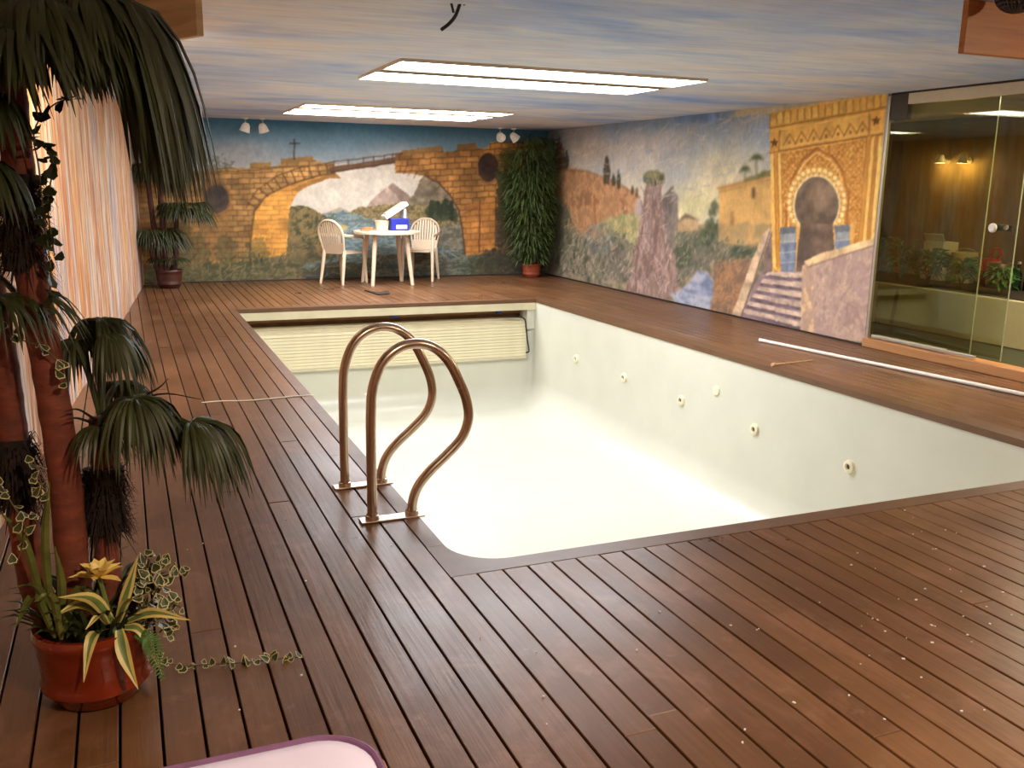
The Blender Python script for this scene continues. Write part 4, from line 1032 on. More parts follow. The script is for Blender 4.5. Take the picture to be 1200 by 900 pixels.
t = tag(empty('steel_pot', (7.95, on(1171, 7.95), .43)), 'bright steel cooking pot standing in the planter', 'pot'); b = MB(); b.lathe([(.0001, 0), (.1, 0), (.11, .01), (.11, .24), (.118, .245), (.104, .245), (.1, .02), (.0001, .02)], 28); b.build('pot_body', M['plate'], t, True)
for s in (-1, 1): b = MB(); b.tube(catmull([(0, s * .11, .19), (.0, s * .15, .195), (.0, s * .15, .22), (0, s * .11, .225)], 4), .007, 6); b.build('handle', M['plate'], t, True)
M['darkglass'] = plain('dark_bottle_glass', (22, 30, 28), .12)
for k, (px, hh) in enumerate(((1190, .27), (1198, .3), (1206, .25))):
    t = tag(empty('bottle', (7.9 + .05 * (k % 2), on(px, 7.9) - .03, .43)), ('dark glass bottle of middle height beside the steel pot', 'tallest of the dark glass bottles past the steel pot', 'shortest of the dark glass bottles past the steel pot')[k], 'bottle', 'dark bottles in the planter'); b = MB(); b.lathe([(.0001, 0), (.036, 0), (.038, .01), (.038, hh * .6), (.014, hh * .78), (.014, hh), (.0001, hh)], 18); b.build('bottle_body', M['darkglass'], t, True)
    b = MB(); b.lathe([(.016, hh * .93), (.016, hh + .004), (.0001, hh + .004)], 14); b.build('cap', M['alu'], t, True)
for k, px in enumerate((1100, 1125)):
    q = ax(px, 188, XB - .16); t = tag(empty('wall_lamp', (XB, q.y, q.z)), ('small warm wall spot of the side room, above the white carton', 'small warm wall spot of the side room, above the pale bucket')[k], 'wall lamp', 'warm spots in the side room')
    b = MB(); b.lathe([(.0001, -.02), (.035, -.02), (.035, 0), (.0001, 0)], 16, (0, 0, 0), 'x'); b.build('wall_plate', M['alu'], t, True)
    b = MB(); b.tube([(-.01, 0, 0), (-.12, 0, .03)], .008, 8); b.build('arm', M['alu'], t, True)
    b = MB(); b.lathe([(.0001, .09), (.03, .09), (.055, .0), (.05, 0), (.025, .08), (.0001, .08)], 18, (-.13, 0, -.03)); b.build('lamp_shade', M['shade'], t, True)
    b = MB(); b.lathe([(.0001, -.02), (.02, -.012), (.026, .01), (.015, .035), (.0001, .04)], 14, (-.13, 0, -.0)); b.build('bulb', M['warm2'], t, True)
    ld = bpy.data.lights.new('spot_light', 'POINT'); ld.energy = BACKROOM; ld.color = (1, .66, .34); ld.shadow_soft_size = .03
    lo = bpy.data.objects.new('spot_light', ld); COL.objects.link(lo); lo.parent = t; lo.location = (-.14, 0, -.06)

# ------------------------------------------------------------------ things lying on the deck
M['polew'] = plain('white_lacquer', (228, 222, 212), .35, var=.03)
a, e = gz(893, 401), gz(1200, 465); d = (e - a).normalized(); L = 3.6
t = tag(empty('pool_pole', a), 'long thin white pole lying on the deck below the glass wall', 'pole')
b = MB(); b.tube([Vector((0, 0, .016)), d * L + Vector((0, 0, .016))], .015, 12); b.build('pole_tube', M['polew'], t, True)
b = MB(); b.tube([d * -.03 + Vector((0, 0, .016)), d * .04 + Vector((0, 0, .016))], .0165, 12); b.build('end_cap', M['offwhite'], t, True)
b = MB(); a, e = gz(906, 429), gz(952, 423); b.tube([(a.x, a.y, .011), (e.x, e.y, .007)], [.007, .005], 8); b.tube([(a.x - .02, a.y - .01, .014), (a.x + .015, a.y + .005, .013)], .013, 10)
tag(b.build('wooden_peg', plain('pale_stick', (208, 168, 128), .6), None, True), 'short pale stick with a thick end on the deck edge', 'stick')
b = MB(); pts = [gz(px, py, .004) for px, py in ((236, 472), (262, 470), (290, 469.5), (320, 467), (345, 464.5), (369, 463))]; b.tube(catmull(pts, 4), .0045, 6)  # thin white line across the planks, built as a slim tube
tag(b.build('cord', M['polew'], None, True), 'thin white line straight across the planks by the pool', 'cord')
b = MB(); pp = [gz(427, 341), gz(443, 346), gz(457, 345), gz(455, 341.5), gz(444, 343.5)]
b.prism([(q.x, q.y) for q in pp][::-1], .003, .014); tag(b.build('slate_piece', plain('dark_slate', (44, 30, 26), .7)), 'flat dark angular scrap on the far deck before the table', 'scrap')
rnd = random.Random(5); b = MB()
for k in range(70):
    px, py = (rnd.gauss(1080, 70), rnd.gauss(720, 50)) if k < 45 else (rnd.uniform(200, 900), rnd.uniform(600, 880))
    q = gz(px, py, .001); 
    if q.x > XR - .3 or (q.y > Y1 - .1 and q.x > X0) or q.y < .6: continue
    s_ = rnd.uniform(.0015, .0045); b.box((q.x, q.y, .0035), (s_ * 2, s_ * 1.4, .003), Matrix.Rotation(rnd.random() * 3, 3, 'Z'))
o = b.build('paint_chips', M['offwhite']); o['kind'] = 'stuff'; o['label'] = 'scattered pale paint chips on the near deck'; o['category'] = 'debris'

# ------------------------------------------------------------------ hanging wire and wooden boards under the ceiling
b = MB(); pts = [ay(545, -30, 4.2), ay(541, 0, 4.2), ay(534, 18, 4.2), ay(526, 28, 4.2), ay(517, 35, 4.2)]; pts[0].z = H - .001
b.tube(catmull(pts, 5), .008, 8); b.tube(catmull([pts[0] + Vector((-.02, 0, 0)), pts[1] + Vector((-.05, 0, .0)), pts[2] + Vector((-.01, 0, .01))], 5), .006, 8)
tag(b.build('hanging_wire', M['rubber'], None, True), 'black cable end hanging from the ceiling', 'cable')
q = ay(1129, 62, 3.1); b = MB(); b.box(((q.x + XR) / 2, 3.115, (q.z + H) / 2), (XR - q.x, .03, H - q.z), None, .002)
tag(b.build('ceiling_board', M['orange']), 'orange varnished board hanging from the ceiling by the glass wall', 'board')
A, B = ay(235, 42, 4.0), Vector((0, 0, 0)); zb = A.z; dirL = Vector((-.115, .24, 0)).normalized(); ln = (A.x - lwx(5.6)) / .43
b = MB(); c = A + dirL * (ln / 2); b.box((c.x, c.y, (zb + H) / 2), (ln, .03, H - zb), Matrix.Rotation(math.atan2(dirL.y, dirL.x), 3, 'Z'), .002)
tag(b.build('ceiling_board', M['boardL']), 'pale brown grained board hanging from the ceiling behind the tall palm', 'board')
t = tag(empty('wicker_lampshade', (ay(1192, -2, 2.95).x, 2.95, H)), 'dark wicker globe lampshade hanging before the orange board', 'lampshade')
b = MB(); c0 = ay(1192, -8, 2.95); cz = c0.z - H
for k in range(14):
    a = math.pi * k / 14; b.tube([(.085 * math.cos(a) * math.cos(u), .085 * math.sin(a) * math.cos(u), cz + .075 * math.sin(u)) for u in [2 * math.pi * i / 24 for i in range(25)]], .0045, 5, False)
for k in range(-5, 6):
    zz = .0135 * k; rr = .085 * math.sqrt(max(0, 1 - (zz / .075) ** 2)); b.tube([(rr * math.cos(u), rr * math.sin(u), cz + zz) for u in [2 * math.pi * i / 24 for i in range(25)]], .0045, 5, False)
b.build('woven_globe', plain('dark_wicker', (52, 34, 30), .7), t, True); b = MB(); b.tube([(0, 0, -.001), (0, 0, cz + .08)], .004, 6); b.build('cord', M['rubber'], t)

# ------------------------------------------------------------------ lounger in front of the camera
t = tag(empty('sun_lounger', (-.02, .45, 0)), 'wooden sun lounger with a white cushion and purple piping', 'sun lounger')
M['cushion'] = plain('lilac_white_cushion', (216, 206, 234), .7, var=.04, scale=8); M['purple'] = plain('purple_piping', (112, 74, 112), .6); M['lwood'] = orange_wood('lounger_wood', (112, 64, 40), (150, 92, 60), .5, (20, 4, 20))
x0, x1, y0, y1, r = -.36, .325, -.55, 1.405, .10
def rr2(ins): return arc(x1 - r, y1 - r, r - ins, 0, 90, 8) + arc(x0 + r, y1 - r, r - ins, 90, 180, 8) + arc(x0 + r, y0 + r, r - ins, 180, 270, 8) + arc(x1 - r, y0 + r, r - ins, 270, 360, 8)
b = MB(); n = len(rr2(0)); lv = [(.012, .385), (0, .395), (0, .437), (.012, .449), (.04, .455)]
for ins, z in lv: b.v += [(x + .02, y - .45, z) for x, y in rr2(ins)]
for i in range(len(lv) - 1):
    for k in range(n): b.f.append([i * n + k, i * n + (k + 1) % n, (i + 1) * n + (k + 1) % n, (i + 1) * n + k]); b.mi.append(0)
b.f.append([(len(lv) - 1) * n + k for k in range(n)]); b.f.append([k for k in range(n)][::-1]); b.mi += [0, 0]
b.build('cushion', M['cushion'], t, True)
b = MB(); lp = rr2(.003); b.tube([(x + .02, y - .45, .447) for x, y in lp + [lp[0]]], .006, 8, False); b.build('piping', M['purple'], t, True)
for s in (x0 + .0, x1 + .012): b = MB(); b.box((s + .02, (y0 + y1) / 2 - .45, .35), (.04, y1 - y0, .06), None, .004); b.build('side_rail', M['lwood'], t)
for k in range(9): b = MB(); b.box(((x0 + x1) / 2 + .02, y0 + .1 + k * .22 - .45, .372), (x1 - x0, .09, .018), None, .003); b.build('slat', M['lwood'], t)
for xx in (x0, x1):
    for yy in (y0 + .15, y1 - .2): b = MB(); b.box((xx + .02, yy - .45, .17), (.05, .05, .34), None, .004); b.build('leg', M['lwood'], t)

# ------------------------------------------------------------------ palms
M['leafd'] = plain('dark_palm_leaf', (50, 55, 23), .5, var=.4, scale=18, stretch=(1, 1, .3)); M['trunk'] = plain('red_brown_trunk', (112, 52, 34), .75, var=.3, scale=14, bump=.5, stretch=(1, 1, 2.5))
M['trunk2'] = plain('dark_brown_trunk', (72, 36, 28), .8, var=.3, scale=14, bump=.5, stretch=(1, 1, 2.5)); M['fibre'] = plain('dark_palm_fibre', (38, 24, 18), .95, var=.5, scale=50, bump=1); M['glaze'] = plain('glazed_terracotta', (116, 37, 15), .13, var=.22, scale=9, coat=.6); M['soil'] = plain('potting_soil', (44, 32, 22), .95, var=.4, scale=60)
def frond(parent, base, hub, head, n, L, spread, droop, w, lift=.25, seed=0, loc=Vector((0, 0, 0)), mat=None, wall=False):
    rnd = random.Random(seed); b = MB(); head = Vector(head).normalized(); side = head.cross(Vector((0, 0, 1))); side = side.normalized() if side.length > .05 else Vector((1, 0, 0))
    base = Vector(base) - loc; hub = Vector(hub) - loc
    mid = (base + hub) / 2 + Vector((0, 0, .12 * (hub - base).length)); b.tube(catmull([base, mid, hub], 4), [.008] * 8 + [.006], 6)
    for i in range(n):
        a = -spread / 2 + spread * (i + rnd.uniform(-.3, .3)) / (n - 1); d0 = (head * math.cos(a) + side * math.sin(a) + Vector((0, 0, lift + rnd.uniform(-.12, .12)))).normalized()
        l = L * (.72 + .28 * math.cos(a * .6)) * rnd.uniform(.82, 1.1); p_ = hub.copy(); pts = [p_.copy()]; N = 8
        for k in range(N):
            tt = (k + .5) / N; d = (d0 + Vector((0, 0, -1)) * droop * (tt ** 1.4) * rnd.uniform(.85, 1.15)).normalized(); p_ = p_ + d * l / N
            if wall: p_.x = max(p_.x, lwx(p_.y + loc.y) + .02 - loc.x); p_.y = min(p_.y, YB - .03 - loc.y)
            pts.append(p_.copy())
        ws = [w * v for v in (.35, .7, .95, 1, .9, .72, .5, .28, .04)]
        sd = d0.cross(Vector((0, 0, 1))); sd = sd.normalized() if sd.length > .01 else side
        sd = (sd + Vector((rnd.uniform(-.5, .5), rnd.uniform(-.5, .5), rnd.uniform(-.2, .2)))).normalized()
        b.ribbon(pts, ws, sd)
    return b.build('frond', mat or M['leafd'], parent, True, recalc=False)
def shaggy(parent, pts, r, seed, loc, n=150, L=.05):
    rnd = random.Random(seed); pts = catmull(pts, 5); b = MB(); b.tube([q - loc for q in pts], [r * rnd.uniform(.8, 1.15) for _ in pts], 14)
    for k in range(n):
        i = rnd.randrange(len(pts) - 1); q = pts[i].lerp(pts[i + 1], rnd.random()) - loc; a = rnd.uniform(0, 6.28); o_ = Vector((math.cos(a), math.sin(a), 0))
        q = q + o_ * r * .95; l = L * rnd.uniform(.5, 1.3); b.ribbon([q, q + (o_ * .35 + Vector((0, 0, rnd.uniform(-1, .5)))) * l * .6, q + (o_ * .55 + Vector((0, 0, rnd.uniform(-1.2, .3)))) * l], [.006, .004, .001], Vector((-math.sin(a), math.cos(a), 0)))
    return b.build('fibre_sleeve', M['fibre'], parent, True, recalc=False)
PB = Vector((-.145, 2.52, 0))
palm = tag(empty('potted_palm', PB), 'tall three stemmed potted palm with drooping fan fronds in a glazed terracotta pot', 'palm')
def pot(parent, s=1.0, mat=None):
    b = MB(); b.lathe([(x * s, z * s) for x, z in [(.0001, .0), (.100, .0), (.112, .008), (.122, .030), (.130, .040), (.139, .048), (.140, .058), (.134, .068), (.137, .10), (.143, .15), (.143, .175), (.150, .185), (.152, .20), (.146, .212), (.134, .212), (.130, .19), (.128, .17)]], 48)
    o = b.build('pot', mat or M['glaze'], parent, True); b = MB(); b.lathe([(.0001, .188 * s), (.129 * s, .184 * s)], 24); b.build('soil', M['soil'], parent); return o
pot(palm)
def stem(parent, pts, r0, r1, loc, mat=None):
    P_ = catmull(pts, 8); rs = [r0 + (r1 - r0) * i / (len(P_) - 1) + (.002 if i % 3 == 0 else 0) for i in range(len(P_))]
    b = MB(); b.tube([q - loc for q in P_], rs, 14); return b.build('trunk', mat or M['trunk'], parent, True)
t1 = [Vector((-.165, 2.53, .17)), ay(88, 690, 2.53), ay(76, 560, 2.54), ay(58, 440, 2.55), ay(38, 330, 2.56), ay(24, 220, 2.57), ay(14, 120, 2.58), ay(6, 30, 2.58)]
stem(palm, t1, .041, .034, PB); shaggy(palm, [ay(27, 318, 2.56), ay(24, 260, 2.565), ay(20, 205, 2.57)], .046, 3, PB, 620, .06)
t2 = [Vector((-.235, 2.56, .17)), ay(42, 690, 2.60), ay(26, 600, 2.64), ay(14, 500, 2.68), ay(2, 410, 2.70), ay(-14, 320, 2.72)]
stem(palm, t2, .038, .034, PB); shaggy(palm, [ay(22, 590, 2.64), ay(18, 555, 2.66), ay(15, 515, 2.67)], .047, 4, PB, 520, .06)
t3 = [Vector((-.09, 2.56, .17)), ay(126, 660, 2.58), ay(125, 600, 2.59), ay(121, 540, 2.60), ay(118, 490, 2.60)]
stem(palm, t3, .032, .03, PB); shaggy(palm, [ay(124, 622, 2.585), ay(123, 585, 2.59), ay(121, 548, 2.60)], .047, 5, PB, 560, .06)
C1 = ay(8, 60, 2.58)
for k, (px, py, Y_, hd, n, L, sp, dr) in enumerate((
        (104, 2, 2.46, (1, -.1, 0), 56, .58, 1.9, 9), (98, 14, 2.60, (1, .2, 0), 54, .58, 1.9, 9), (118, 32, 2.52, (1, 0, 0), 54, .50, 2.0, 11), (84, 22, 2.40, (1, -.5, 0), 46, .30, 3.6, 5),
        (108, 58, 2.66, (1, .1, 0), 44, .42, 1.7, 9), (70, 20, 2.75, (.5, .8, 0), 42, .26, 3.6, 4), (44, 8, 2.36, (.4, -1, 0), 50, .30, 4.0, 4), (66, 34, 2.56, (.9, -.1, 0), 40, .17, 3.6, 4),
        (16, 40, 2.3, (-.2, -1, 0), 40, .28, 4.0, 4), (-20, 30, 2.5, (-1, -.3, 0), 34, .34, 3.6, 4), (60, 0, 2.85, (.3, 1, 0), 34, .28, 3.6, 4), (-10, 60, 2.8, (-.8, .7, 0), 30, .3, 3.4, 4),
        (128, 80, 2.44, (1, -.1, 0), 44, .38, 2.0, 11), (70, 48, 2.5, (.6, -.3, 0), 36, .16, 4.0, 3), (30, 60, 2.44, (.2, -.6, 0), 34, .2, 4.0, 4), (86, 0, 2.5, (.8, -.2, 0), 46, .22, 4.6, 3), (90, -4, 2.4, (.9, -.4, 0), 46, .26, 4.0, 4), (84, 60, 2.5, (1, 0, 0), 34, .20, 2.6, 4))):
    frond(palm, C1, ay(px, py, Y_), hd, n, L, sp, dr, .024, .35, 40 + k, PB)
for k, (px, py, Y_, hd, n, L) in enumerate(((-14, 110, 2.42, (-.2, -1, 0), 36, .2), (-24, 190, 2.5, (.1, -.8, 0), 36, .22), (-20, 150, 2.7, (.1, .8, 0), 30, .2))):
    frond(palm, ay(4, 60 + 40 * k, 2.58), ay(px, py, Y_), hd, n, L, 3.6, 6, .02, .3, 160 + k, PB)
C3 = ay(119, 492, 2.60)
for k, (px, py, Y_, hd, n, L, sp, dr) in enumerate((
        (116, 376, 2.66, (.7, .5, 0), 60, .25, 4.4, 6), (124, 392, 2.60, (.9, -.2, 0), 50, .22, 3.6, 7), (88, 400, 2.60, (-.6, .2, 0), 30, .18, 3.6, 6), (156, 468, 2.46, (1, -.4, 0), 60, .27, 4.2, 6), (172, 484, 2.5, (1, 0, 0), 46, .22, 3.4, 6), (222, 496, 2.42, (1, -.3, 0), 54, .27, 3.0, 5),
        (118, 500, 2.48, (.2, -1, 0), 24, .16, 3.6, 4), (138, 450, 2.72, (.9, .7, 0), 36, .20, 3.4, 5), (240, 520, 2.44, (1, -.1, 0), 36, .2, 2.6, 6))):
    frond(palm, C3, ay(px, py, Y_), hd, n, L, sp, dr, .013, .28, 70 + k, PB)
C2 = ay(-14, 325, 2.72)
for k, (px, py, Y_, hd, n, L, sp, dr) in enumerate(((20, 345, 2.6, (.8, -.4, 0), 26, .24, 3.4, 3), (-10, 350, 2.55, (.2, -1, 0), 26, .24, 3.4, 3))):
    frond(palm, C2, ay(px, py, Y_), hd, n, L, sp, dr, .013, .3, 90 + k, PB)
for k, (a_, b_, c_) in enumerate((((122, 484), (180, 458), (197, 444)), ((124, 486), (185, 462), (236, 468)), ((112, 492), (92, 480), (76, 482)), ((110, 496), (90, 490), (77, 492)))):
    b = MB(); b.tube([q - PB for q in catmull([ay(*a_, 2.58), ay(*b_, 2.5), ay(*c_, 2.46)], 5)], [.0045 - .00038 * i for i in range(11)], 6); b.build('dry_stalk', M['fibre'], palm, True)
# long strap leaves at the foot
for k, (pa, pb, pc, Y_) in enumerate((((62, 745), (52, 640), (58, 565), 2.48), ((60, 745), (44, 690), (10, 690), 2.46), ((66, 745), (72, 690), (64, 640), 2.44), ((58, 748), (30, 640), (0, 600), 2.5), ((70, 748), (92, 690), (118, 700), 2.42), ((64, 748), (40, 700), (18, 735), 2.42), ((72, 750), (60, 700), (40, 705), 2.4), ((90, 745), (110, 660), (150, 640), 2.6))):
    b = MB(); pts = catmull([ay(*pa, Y_), ay(*pb, Y_), ay(*pc, Y_)], 6); n_ = len(pts); b.ribbon([q - PB for q in pts], [.022 * math.sin(math.pi * min(.98, (.12 + .88 * i / (n_ - 1)))) + .001 for i in range(n_)], Vector((1, -.3, .1)))
    b.build('strap_leaf', M['strap'] if 'strap' in M else M.setdefault('strap', plain('olive_strap_leaf', (92, 96, 40), .45, var=.35, scale=20)), palm, True, recalc=False)

# dark undergrowth and a fern leaf in the pot
rnd = random.Random(31); b = MB()
for k in range(90):
    a = rnd.uniform(0, 6.28); r_ = .11 * math.sqrt(rnd.random()); q = Vector((r_ * math.cos(a), r_ * math.sin(a), .19)); d = Vector((math.cos(a) * rnd.uniform(.2, .9), math.sin(a) * rnd.uniform(.2, .9), 1)).normalized(); L = rnd.uniform(.07, .17)
    b.ribbon([q, q + d * L * .5, q + d * L * .85 + Vector((math.cos(a), math.sin(a), 0)) * .02, q + d * L + Vector((math.cos(a), math.sin(a), -.3)) * .04], [.004, .02, .016, .001], Vector((-math.sin(a), math.cos(a), .2)))
b.build('undergrowth', plain('dark_undergrowth', (52, 66, 34), .5, var=.4, scale=20), palm, True, recalc=False)
b = MB(); sp_ = catmull([ay(160, 742, 2.40), ay(176, 752, 2.36), ay(190, 795, 2.33)], 12); n_ = len(sp_)
b.tube([q - PB for q in sp_], .0012, 5)
for i, q in enumerate(sp_):
    tg = (sp_[min(i + 1, n_ - 1)] - sp_[max(i - 1, 0)]).normalized(); sd = tg.cross(Vector((.3, -1, .3))).normalized(); l_ = .026 * math.sin(math.pi * (.15 + .8 * i / n_))
    for sg in (-1, 1): b.ribbon([q - PB, q - PB + (sd * sg + tg * .3) * l_ * .5, q - PB + (sd * sg + tg * .5) * l_], [.003, .0055, .001], tg)
b.build('fern_leaf', plain('fern_green', (74, 110, 46), .5, var=.2), palm, True, recalc=False)
# bromeliad in the pot: banded leaves and yellow flower
M['bro_g'] = plain('bromeliad_green', (104, 122, 66), .4, var=.25, scale=25); M['bro_y'] = plain('bromeliad_cream', (208, 186, 112), .45, var=.12, scale=25)
bc = ay(136, 738, 2.42); brom = tag(empty('bromeliad', bc), 'bromeliad with cream edged leaves and yellow flower at the palm pot rim', 'plant')
def banded(name, pts, w, parent, loc, side):
    b = MB(); P_ = [q - loc for q in catmull(pts, 5)]; n_ = len(P_); side = Vector(side)
    for i, q in enumerate(P_):
        tg = (P_[min(i + 1, n_ - 1)] - P_[max(i - 1, 0)]).normalized(); sd = (side - tg * side.dot(tg)).normalized(); nn = tg.cross(sd); f = i / (n_ - 1)
        ww = w * (.55 + .45 * math.sin(math.pi * min(f * 1.2, 1))) * (1 - f ** 5) + .0008; g_ = .62 * (1 - f ** 1.5)
        for u in (-1, -g_, 0, g_, 1): b.v.append(tuple(q + sd * (ww / 2 * u) + nn * (abs(u) * ww * .16)))
    for i in range(n_ - 1):
        for k in range(4): a = i * 5 + k; b.f.append([a, a + 1, a + 6, a + 5]); b.mi.append(1 if k in (0, 3) else 0)
    return b.build(name, [M['bro_g'], M['bro_y']], parent, True, recalc=False)
for pa, pb, pc, Ya, Yb, w in (((132, 728), (108, 702), (68, 700), 2.42, 2.36, .030), ((128, 724), (96, 708), (64, 722), 2.44, 2.40, .026), ((128, 738), (108, 748), (98, 800), 2.42, 2.33, .032), ((140, 738), (146, 768), (162, 808), 2.40, 2.32, .034), ((150, 728), (180, 718), (224, 727), 2.42, 2.34, .026), ((140, 720), (150, 690), (162, 650), 2.46, 2.46, .026), ((146, 735), (166, 740), (190, 790), 2.42, 2.36, .022), ((138, 730), (148, 706), (168, 700), 2.40, 2.34, .024), ((126, 732), (116, 722), (100, 738), 2.38, 2.34, .02)):
    banded('leaf', [ay(*pa, Ya), ay(*pb, (Ya + Yb) / 2), ay(*pc, Yb)], w, brom, bc, (.6, .2, .75) if abs(pc[0] - pa[0]) > 40 else (1, -.1, .1))
fc = ay(116, 676, 2.43)
b = MB(); b.tube([Vector((0, 0, -.03)), (ay(124, 705, 2.43) - bc), fc - bc], .006, 6); b.build('flower_stem', M['bro_g'], brom, True)
fl_ = MB()
for k in range(20):
    a = k * 2.4; r_ = .032 + .0014 * k; up = 1.5 - k * .082; d = Vector((math.cos(a), math.sin(a), up)).normalized()
    q = fc - bc; fl_.ribbon([q, q + d * r_ * .5, q + d * r_ * .9 + Vector((0, 0, .002)), q + d * r_ * 1.3], [.012, .027, .022, .001], Vector((-math.sin(a), math.cos(a), 0)))
fl_.build('flower', plain('yellow_petal', (232, 204, 116), .45, var=.15), brom, True, recalc=False)

# ivy
M['ivy_g'] = plain('ivy_green', (56, 66, 34), .45, var=.3, scale=30); M['ivy_c'] = plain('ivy_cream_edge', (196, 184, 138), .5, var=.12, scale=30); M['ivy_d'] = plain('ivy_dark', (40, 46, 24), .45, var=.3, scale=30)
def ivy_mesh(name, s, mats):
    out = [(0, -.45), (.34, -.5), (.5, -.12), (.36, .1), (.3, .3), (0, .72), (-.3, .3), (-.36, .1), (-.5, -.12), (-.34, -.5)]
    b = MB(); b.v = [(0, 0, .0)] + [(x * s * .8, y * s * .8, .03 * s * abs(x) * 4) for x, y in out] + [(x * s, y * s, .05 * s * abs(x) * 4 - .04 * s) for x, y in out]; n_ = len(out)
    for i in range(n_):
        j = (i + 1) % n_; b.f.append([0, 1 + i, 1 + j]); b.mi.append(0); b.f.append([1 + i, 1 + n_ + i, 1 + n_ + j, 1 + j]); b.mi.append(1)
    me = b.mesh(name)
    for mm in mats: me.materials.append(mm)
    return me
iv_v = ivy_mesh('ivy_leaf', .027, [M['ivy_g'], M['ivy_c']]); iv_d = ivy_mesh('ivy_leaf_dark', .034, [M['ivy_d'], M['ivy_d']])
def ivy(loc, label, strands, me, nper, seed, spread):
    rnd = random.Random(seed); t = tag(empty('ivy', loc), label, 'ivy'); loc = Vector(loc)
    for st in strands:
        P_ = catmull(st, 6); b = MB(); b.tube([q - loc for q in P_], .0018, 5); b.build('vine', M['stem'], t)
        for k in range(nper):
            f = (k + rnd.random()) / nper * (len(P_) - 1.001); i = int(f); q = P_[i].lerp(P_[i + 1], f - i) + Vector((rnd.uniform(-1, 1), rnd.uniform(-1, 1), rnd.uniform(-.6, .8))) * spread
            o = bpy.data.objects.new('leaf', me); COL.objects.link(o); o.parent = t; o.location = q - loc; o.rotation_euler = (rnd.uniform(.1, 1.3), rnd.uniform(-.5, .5), rnd.uniform(-1.2, 1.2)); s_ = rnd.uniform(.6, 1.15); o.scale = (s_, s_, s_)
    return t
ivy(ay(170, 745, 2.46), 'variegated ivy bush spilling over the right of the palm pot', [[ay(158, 745, 2.46), ay(165, 690, 2.48), ay(172, 648, 2.5)], [ay(160, 745, 2.46), ay(185, 690, 2.46), ay(215, 668, 2.46)], [ay(160, 748, 2.45), ay(190, 705, 2.42), ay(212, 712, 2.4)], [ay(160, 748, 2.45), ay(186, 720, 2.42), ay(205, 745, 2.4)], [ay(158, 745, 2.46), ay(180, 670, 2.5), ay(190, 660, 2.5)]], iv_v, 27, 3, .022)
ivy(gz(200, 778, .004), 'thin variegated ivy runner trailing over the planks from the palm pot', [[ay(168, 752, 2.44), gz(184, 772, .05), gz(215, 780, .012), gz(250, 778, .010), gz(290, 776, .010), gz(325, 772, .010), gz(350, 770, .008)]], iv_v, 34, 8, .012)
ivy(ay(50, 150, 2.48), 'dark heart leaved ivy strand hanging beside the tall palm trunk', [[ay(90, 112, 2.5), ay(60, 125, 2.48), ay(40, 155, 2.47), ay(46, 200, 2.47), ay(52, 260, 2.47), ay(60, 325, 2.47), ay(52, 370, 2.47)], [ay(44, 165, 2.49), ay(62, 190, 2.48), ay(56, 240, 2.48), ay(64, 300, 2.48)]], iv_d, 22, 12, .012)
ivy(ay(30, 400, 2.46), 'pale edged ivy strand looped across the leaning palm trunks', [[ay(4, 370, 2.5), ay(20, 395, 2.48), ay(44, 405, 2.48), ay(70, 425, 2.48), ay(78, 450, 2.48)]], iv_v, 12, 15, .012)
ivy(ay(30, 600, 2.5), 'thin ivy strands between the leaning trunks near the pot', [[ay(-5, 560, 2.5), ay(14, 590, 2.48), ay(30, 620, 2.48), ay(20, 660, 2.48)], [ay(40, 540, 2.52), ay(48, 570, 2.5), ay(42, 610, 2.5)]], iv_v, 12, 18, .016)

# ------------------------------------------------------------------ far corners
FP = Vector((.50, 12.55, 0)); fp = tag(empty('potted_palm', FP), 'dark potted palm with two thin trunks in the far corner by the painted bridge', 'palm')
M['potd'] = plain('dark_brown_pot', (70, 34, 24), .4, var=.2); pot(fp, 1.1, M['potd'])
for k, (dx, top) in enumerate(((-.04, 1.80), (.10, .95), (-.14, 1.42), (-.16, .62))):
    stem(fp, [FP + Vector((dx * .6, 0, .18)), FP + Vector((dx, 0, top * .5)), FP + Vector((dx * 1.3, -.02, top))], .038, .03, FP, M['trunk2'])
    c_ = FP + Vector((dx * 1.3, -.02, top))
    for j in range(11):
        a = j * 2 * math.pi / 11 + k; hd = Vector((math.cos(a), math.sin(a) * .7, 0)); hb = c_ + hd * (.22 if hd.x > 0 else .10) + Vector((0, 0, .10 if j % 2 else .02))
        hb.y = min(hb.y, 12.9); hb.x = max(hb.x, lwx(hb.y) + .06)
        frond(fp, c_, hb, hd, 28, .46 if hd.x > 0 else .26, 3.4, 3.4, .022, .4, 200 + 10 * k + j, FP, None, True)
for j in range(7):
    a = j * .9; frond(fp, FP + Vector((0, 0, .2)), FP + Vector((.14 * math.cos(a), .1 * math.sin(a), .36)), (math.cos(a), math.sin(a), 0), 10, .2, 2.4, 2.2, .02, .4, 300 + j, FP, None, True)
RP = Vector((5.60, 12.70, 0)); rp = tag(empty('potted_bamboo', RP), 'tall dense leafy plant in a small terracotta pot in the far right corner', 'plant'); pot(rp, .95, M['terra'] if 'terra' in M else M.setdefault('terra', plain('terracotta', (150, 66, 38), .6, var=.15)))
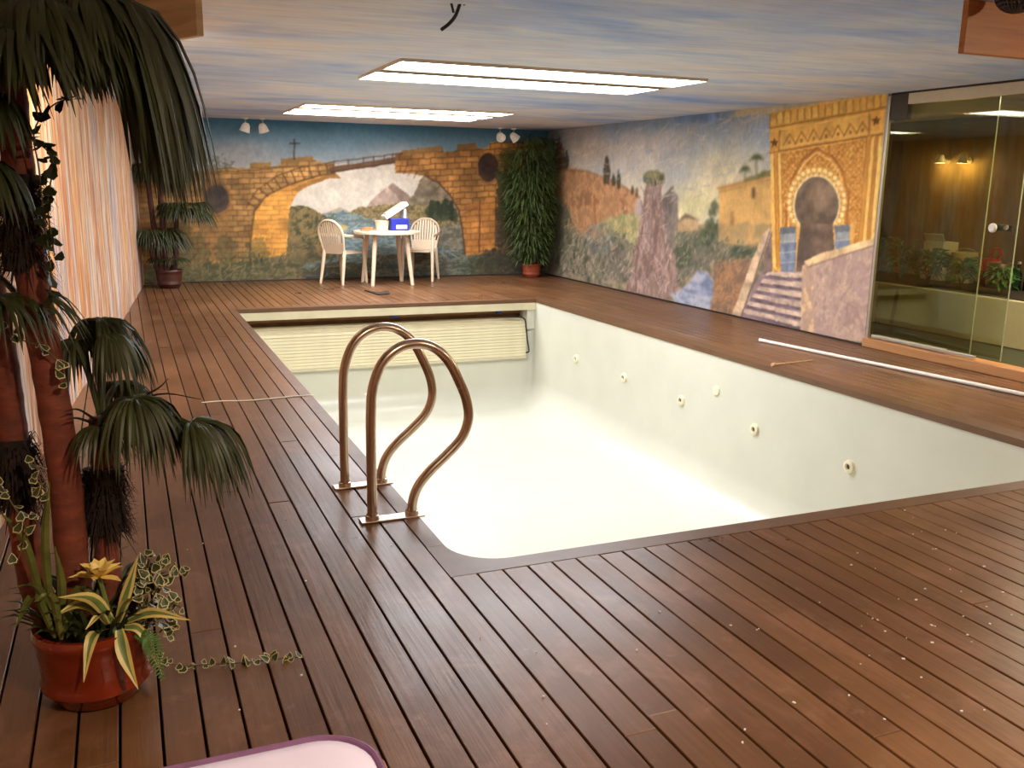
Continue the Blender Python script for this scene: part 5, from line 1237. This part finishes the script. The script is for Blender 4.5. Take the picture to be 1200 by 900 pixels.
rnd = random.Random(77); b = MB()
for k in range(9):
    a = k * .7; q0 = Vector((.05 * math.cos(a), .05 * math.sin(a), .18)); q1 = Vector((.16 * math.cos(a), .12 * math.sin(a), 1.0)); q2 = Vector((.24 * math.cos(a) - .06, .15 * math.sin(a), rnd.uniform(1.6, 2.0))); b.tube(catmull([q0, q1, q2], 5), .007, 6)
b.build('canes', M['stem'], rp, True)
b = MB()
for k in range(3600):
    z = .25 + 1.78 * rnd.random() ** .85; rad = .17 + .24 * math.sin(min(1, z / 1.5) * 1.9); a = rnd.uniform(0, 6.28); r_ = rad * math.sqrt(rnd.random()); q = Vector((r_ * math.cos(a) - .05 * z, r_ * .95 * math.sin(a), z))
    d = Vector((math.cos(a) * .6, math.sin(a) * .6, rnd.uniform(-1, .35))).normalized(); L = rnd.uniform(.08, .17)
    if q.x + RP.x + d.x * L > XR - .03 or q.y + RP.y + d.y * L > YB - .03 or q.z > 2.06 or (q.x < -.16 and q.z > 1.85): continue
    b.ribbon([q, q + d * L * .4, q + d * L + Vector((0, 0, -.02))], [.004, .022, .002], Vector((-math.sin(a), math.cos(a), rnd.uniform(-.5, .5))))
b.build('foliage', plain('bamboo_leaf', (66, 82, 36), .5, var=.45, scale=9), rp, True, recalc=False)

# ------------------------------------------------------------------ sub-parts go under the part they belong to
def under(child, part):
    child.location = child.location - part.location; child.parent = part
def kids(o, n): return [c for c in o.children if c.name.split('.')[0] == n]
for o in [o for o in COL.objects if o.parent is None]:
    for sub, part in (('lock_cylinder', 'lock_plate'), ('piping', 'cushion'), ('soil', 'pot'), ('flower', 'flower_stem'), ('paper_label', 'body'), ('lamp_shade', 'arm'), ('bulb', 'lamp_head'), ('water_stain', 'planter_body')):
        P_ = kids(o, part)
        if P_:
            for c in kids(o, sub): under(c, P_[0])
for o in [o for o in COL.objects if o.name.startswith('potted_palm') and o.parent is None]:
    tr = kids(o, 'trunk'); 
    for c, q in zip(kids(o, 'fibre_sleeve'), tr): under(c, q)
